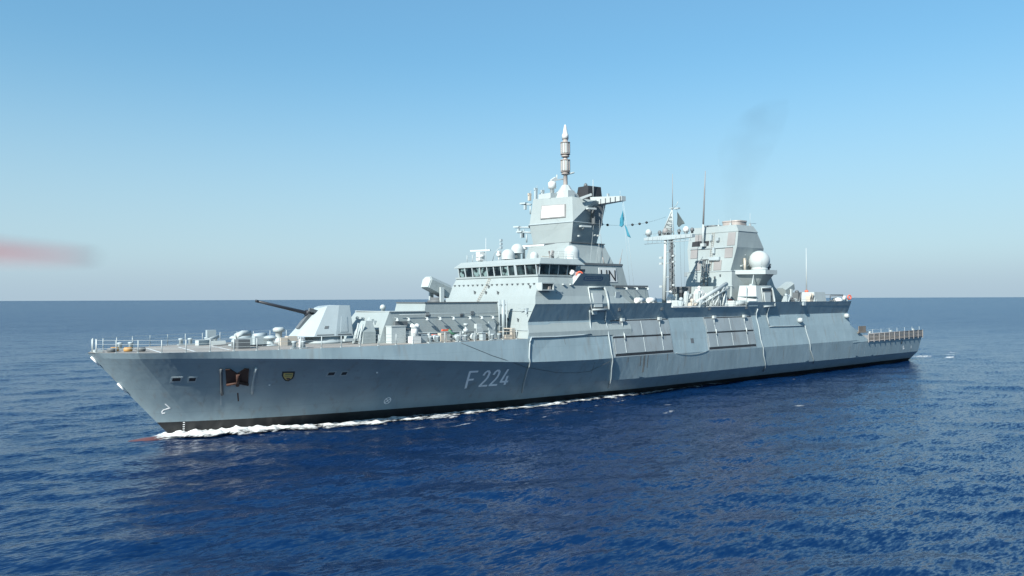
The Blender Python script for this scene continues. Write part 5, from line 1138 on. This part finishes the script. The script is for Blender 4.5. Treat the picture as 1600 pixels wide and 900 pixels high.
# broken crests and wake streaks out on the water
def patch(cx, cy, lx, ly, ang, dens_, name="foam_patch"):
    rows, cov = [], []; n, m_ = 34, 12
    for k in range(n + 1):
        r_, c_2 = [], []
        for i in range(m_ + 1):
            a, b = (k / n - .5) * lx, (i / m_ - .5) * ly; x = cx + a * math.cos(ang) - b * math.sin(ang); y = cy + a * math.sin(ang) + b * math.cos(ang)
            f = max(0, 1 - (2 * a / lx) ** 2) * max(0, 1 - (2 * b / ly) ** 2)
            r_.append((x, y, sea_z(x, y) + .035)); c_2.append(dens_ * f - .25 * (1 - f))
        rows.append(r_); cov.append(c_2)
    return foam_sheet(name, rows, cov)
for args in ((26.5, -11.2, 5, 1.3, .25, .56), (31, -12.2, 7, 1.2, .12, .56), (36, -12.8, 7, 1.0, .1, .55), (41, -13.4, 4, .9, .1, .5), (47, -14.5, 2.5, .9, .1, .5), (49, -17.2, 3.5, 1.6, .2, .56), (54, -19.5, 6, 1.6, .1, .58), (57.5, -16.5, 5, 1.6, .1, .5), (69.2, -26.6, 4, 2.2, .1, .58), (12, -9.5, 9, 1.6, .3, .44), (17, -12, 8, 1.6, .35, .40), (73, -12, 9, 2.5, .05, .46), (86, -11, 9, 2.5, .05, .44), (96, -10.5, 8, 2.5, 0, .42), (150, -4.5, 11, 9, 0, .60), (158, -4, 18, 9, .1, .60), (160, -8.5, 11, 3.2, .1, .68), (166, -6, 16, 6, .05, .58), (176, -3, 18, 7, .1, .52), (172, -6, 20, 4, .1, .46), (200, -2, 30, 9, .1, .42)):
    patch(*args)
rp = random.Random(9)
for k in range(26):          # lacy foam left spreading outboard of the bow wave
    x = rp.uniform(9, 62); yo = float(np.interp(x, [9, 14, 20, 30, 40, 62], [5.0, 6.6, 7.8, 8.8, 9.6, 9.6]))
    patch(x, -(yo + rp.uniform(.2, 3.2)), rp.uniform(2, 7), rp.uniform(.5, 1.5), rp.uniform(.02, .3), rp.uniform(.44, .56))
foam_build('sea_foam')
# exhaust haze drifting up and aft from the funnel
def smoke():
    h = MB(); ctr = [(92, -2.4, 24.7, 1.3), (92.6, -2.4, 27, 2.3), (93.8, -2, 30.5, 3.0), (95.8, -1.4, 34.5, 4.2), (98.8, -.6, 38.5, 5.4), (103, .4, 42.5, 5.2), (107.5, 1.4, 46, 4.4), (112, 2.4, 48.5, 2.4)]
    rings = [[(x + r_ * .8 * math.cos(a), y + r_ * math.sin(a), z) for a in [2 * math.pi * i / 16 for i in range(16)]] for x, y, z, r_ in ctr]
    h.loft(rings, 0, True, True)
    m = bpy.data.materials.new("exhaust_smoke"); m.use_nodes = True; t = m.node_tree; t.nodes.remove(t.nodes["Principled BSDF"])
    pv = nd(t, "ShaderNodeVolumePrincipled"); pv.inputs["Color"].default_value = (.10, .10, .10, 1); L = t.links.new
    g_ = nd(t, "ShaderNodeNewGeometry"); n = nd(t, "ShaderNodeTexNoise"); n.inputs["Scale"].default_value = .16; n.inputs["Detail"].default_value = 3; L(g_.outputs["Position"], n.inputs["Vector"])
    mr = nd(t, "ShaderNodeMapRange"); mr.inputs["From Min"].default_value = .36; mr.inputs["From Max"].default_value = .75; mr.inputs["To Max"].default_value = .019; L(n.outputs[0], mr.inputs["Value"]); L(mr.outputs[0], pv.inputs["Density"])
    L(pv.outputs[0], t.nodes["Material Output"].inputs["Volume"])
    MAT['smoke'] = m; o = h.build("smoke", 'smoke', None); o['kind'] = 'stuff'; o['label'] = "thin grey exhaust haze drifting from the funnel"
smoke()

# ------------------------------------------------------------------ the drone's propeller reaching into the left of the view
def propeller():
    d_ = 0.26
    def at(px, py, d): return CAM + (Fw + Rr * ((px - 800) / 1200) - Ur * ((py - 450) / 1200)) * d
    hub = at(-420, 372, d_); tip = at(150, 402, d_)
    ax = (tip - hub).normalized(); up = Vector((0, 0, 1)); ch = ax.cross(up).normalized(); up = ch.cross(ax)
    rootp = thing("drone_propeller", "blurred red tipped drone propeller blade poking in at the far left edge", "propeller", hub)
    L_ = (tip - hub).length
    for s_, nm in ((1, "blade"), (-1, "blade")):
        h = MB(); rings = []
        for k in range(13):
            t = k / 12; c = hub + ax * (s_ * (.006 + (L_ - .006) * t)); w_ = .0125 * (0.55 + .9 * math.sin(math.pi * min(1, .15 + t * .8))) * (1 if t < .97 else .45); tw = -(.5 * (1 - t) + .28)
            e1 = ch * math.cos(tw) + up * math.sin(tw) * s_; e2 = up * math.cos(tw) - ch * math.sin(tw) * s_
            rings.append([c + e1 * (w_ / 2 * math.cos(a)) + e2 * (.00020 * (1.3 - t * .6) * math.sin(a)) for a in [2 * math.pi * i / 12 for i in range(12)]])
        h.loft(rings[:8], 0, True, True); bl = h.build(nm, 'propgrey', rootp, origin=hub)
        h = MB(); h.loft(rings[7:], 0, True, True); h.build("blade_tip", 'proptip', bl, origin=hub)
    h = MB(); h.lathe(hub - up * .004, [(.004, -.02), (.011, -.018), (.011, -.002), (.007, 0), (.007, .008), (.003, .010)], 16, axis=up); h.build("hub", 'blackshade', rootp)
propeller()
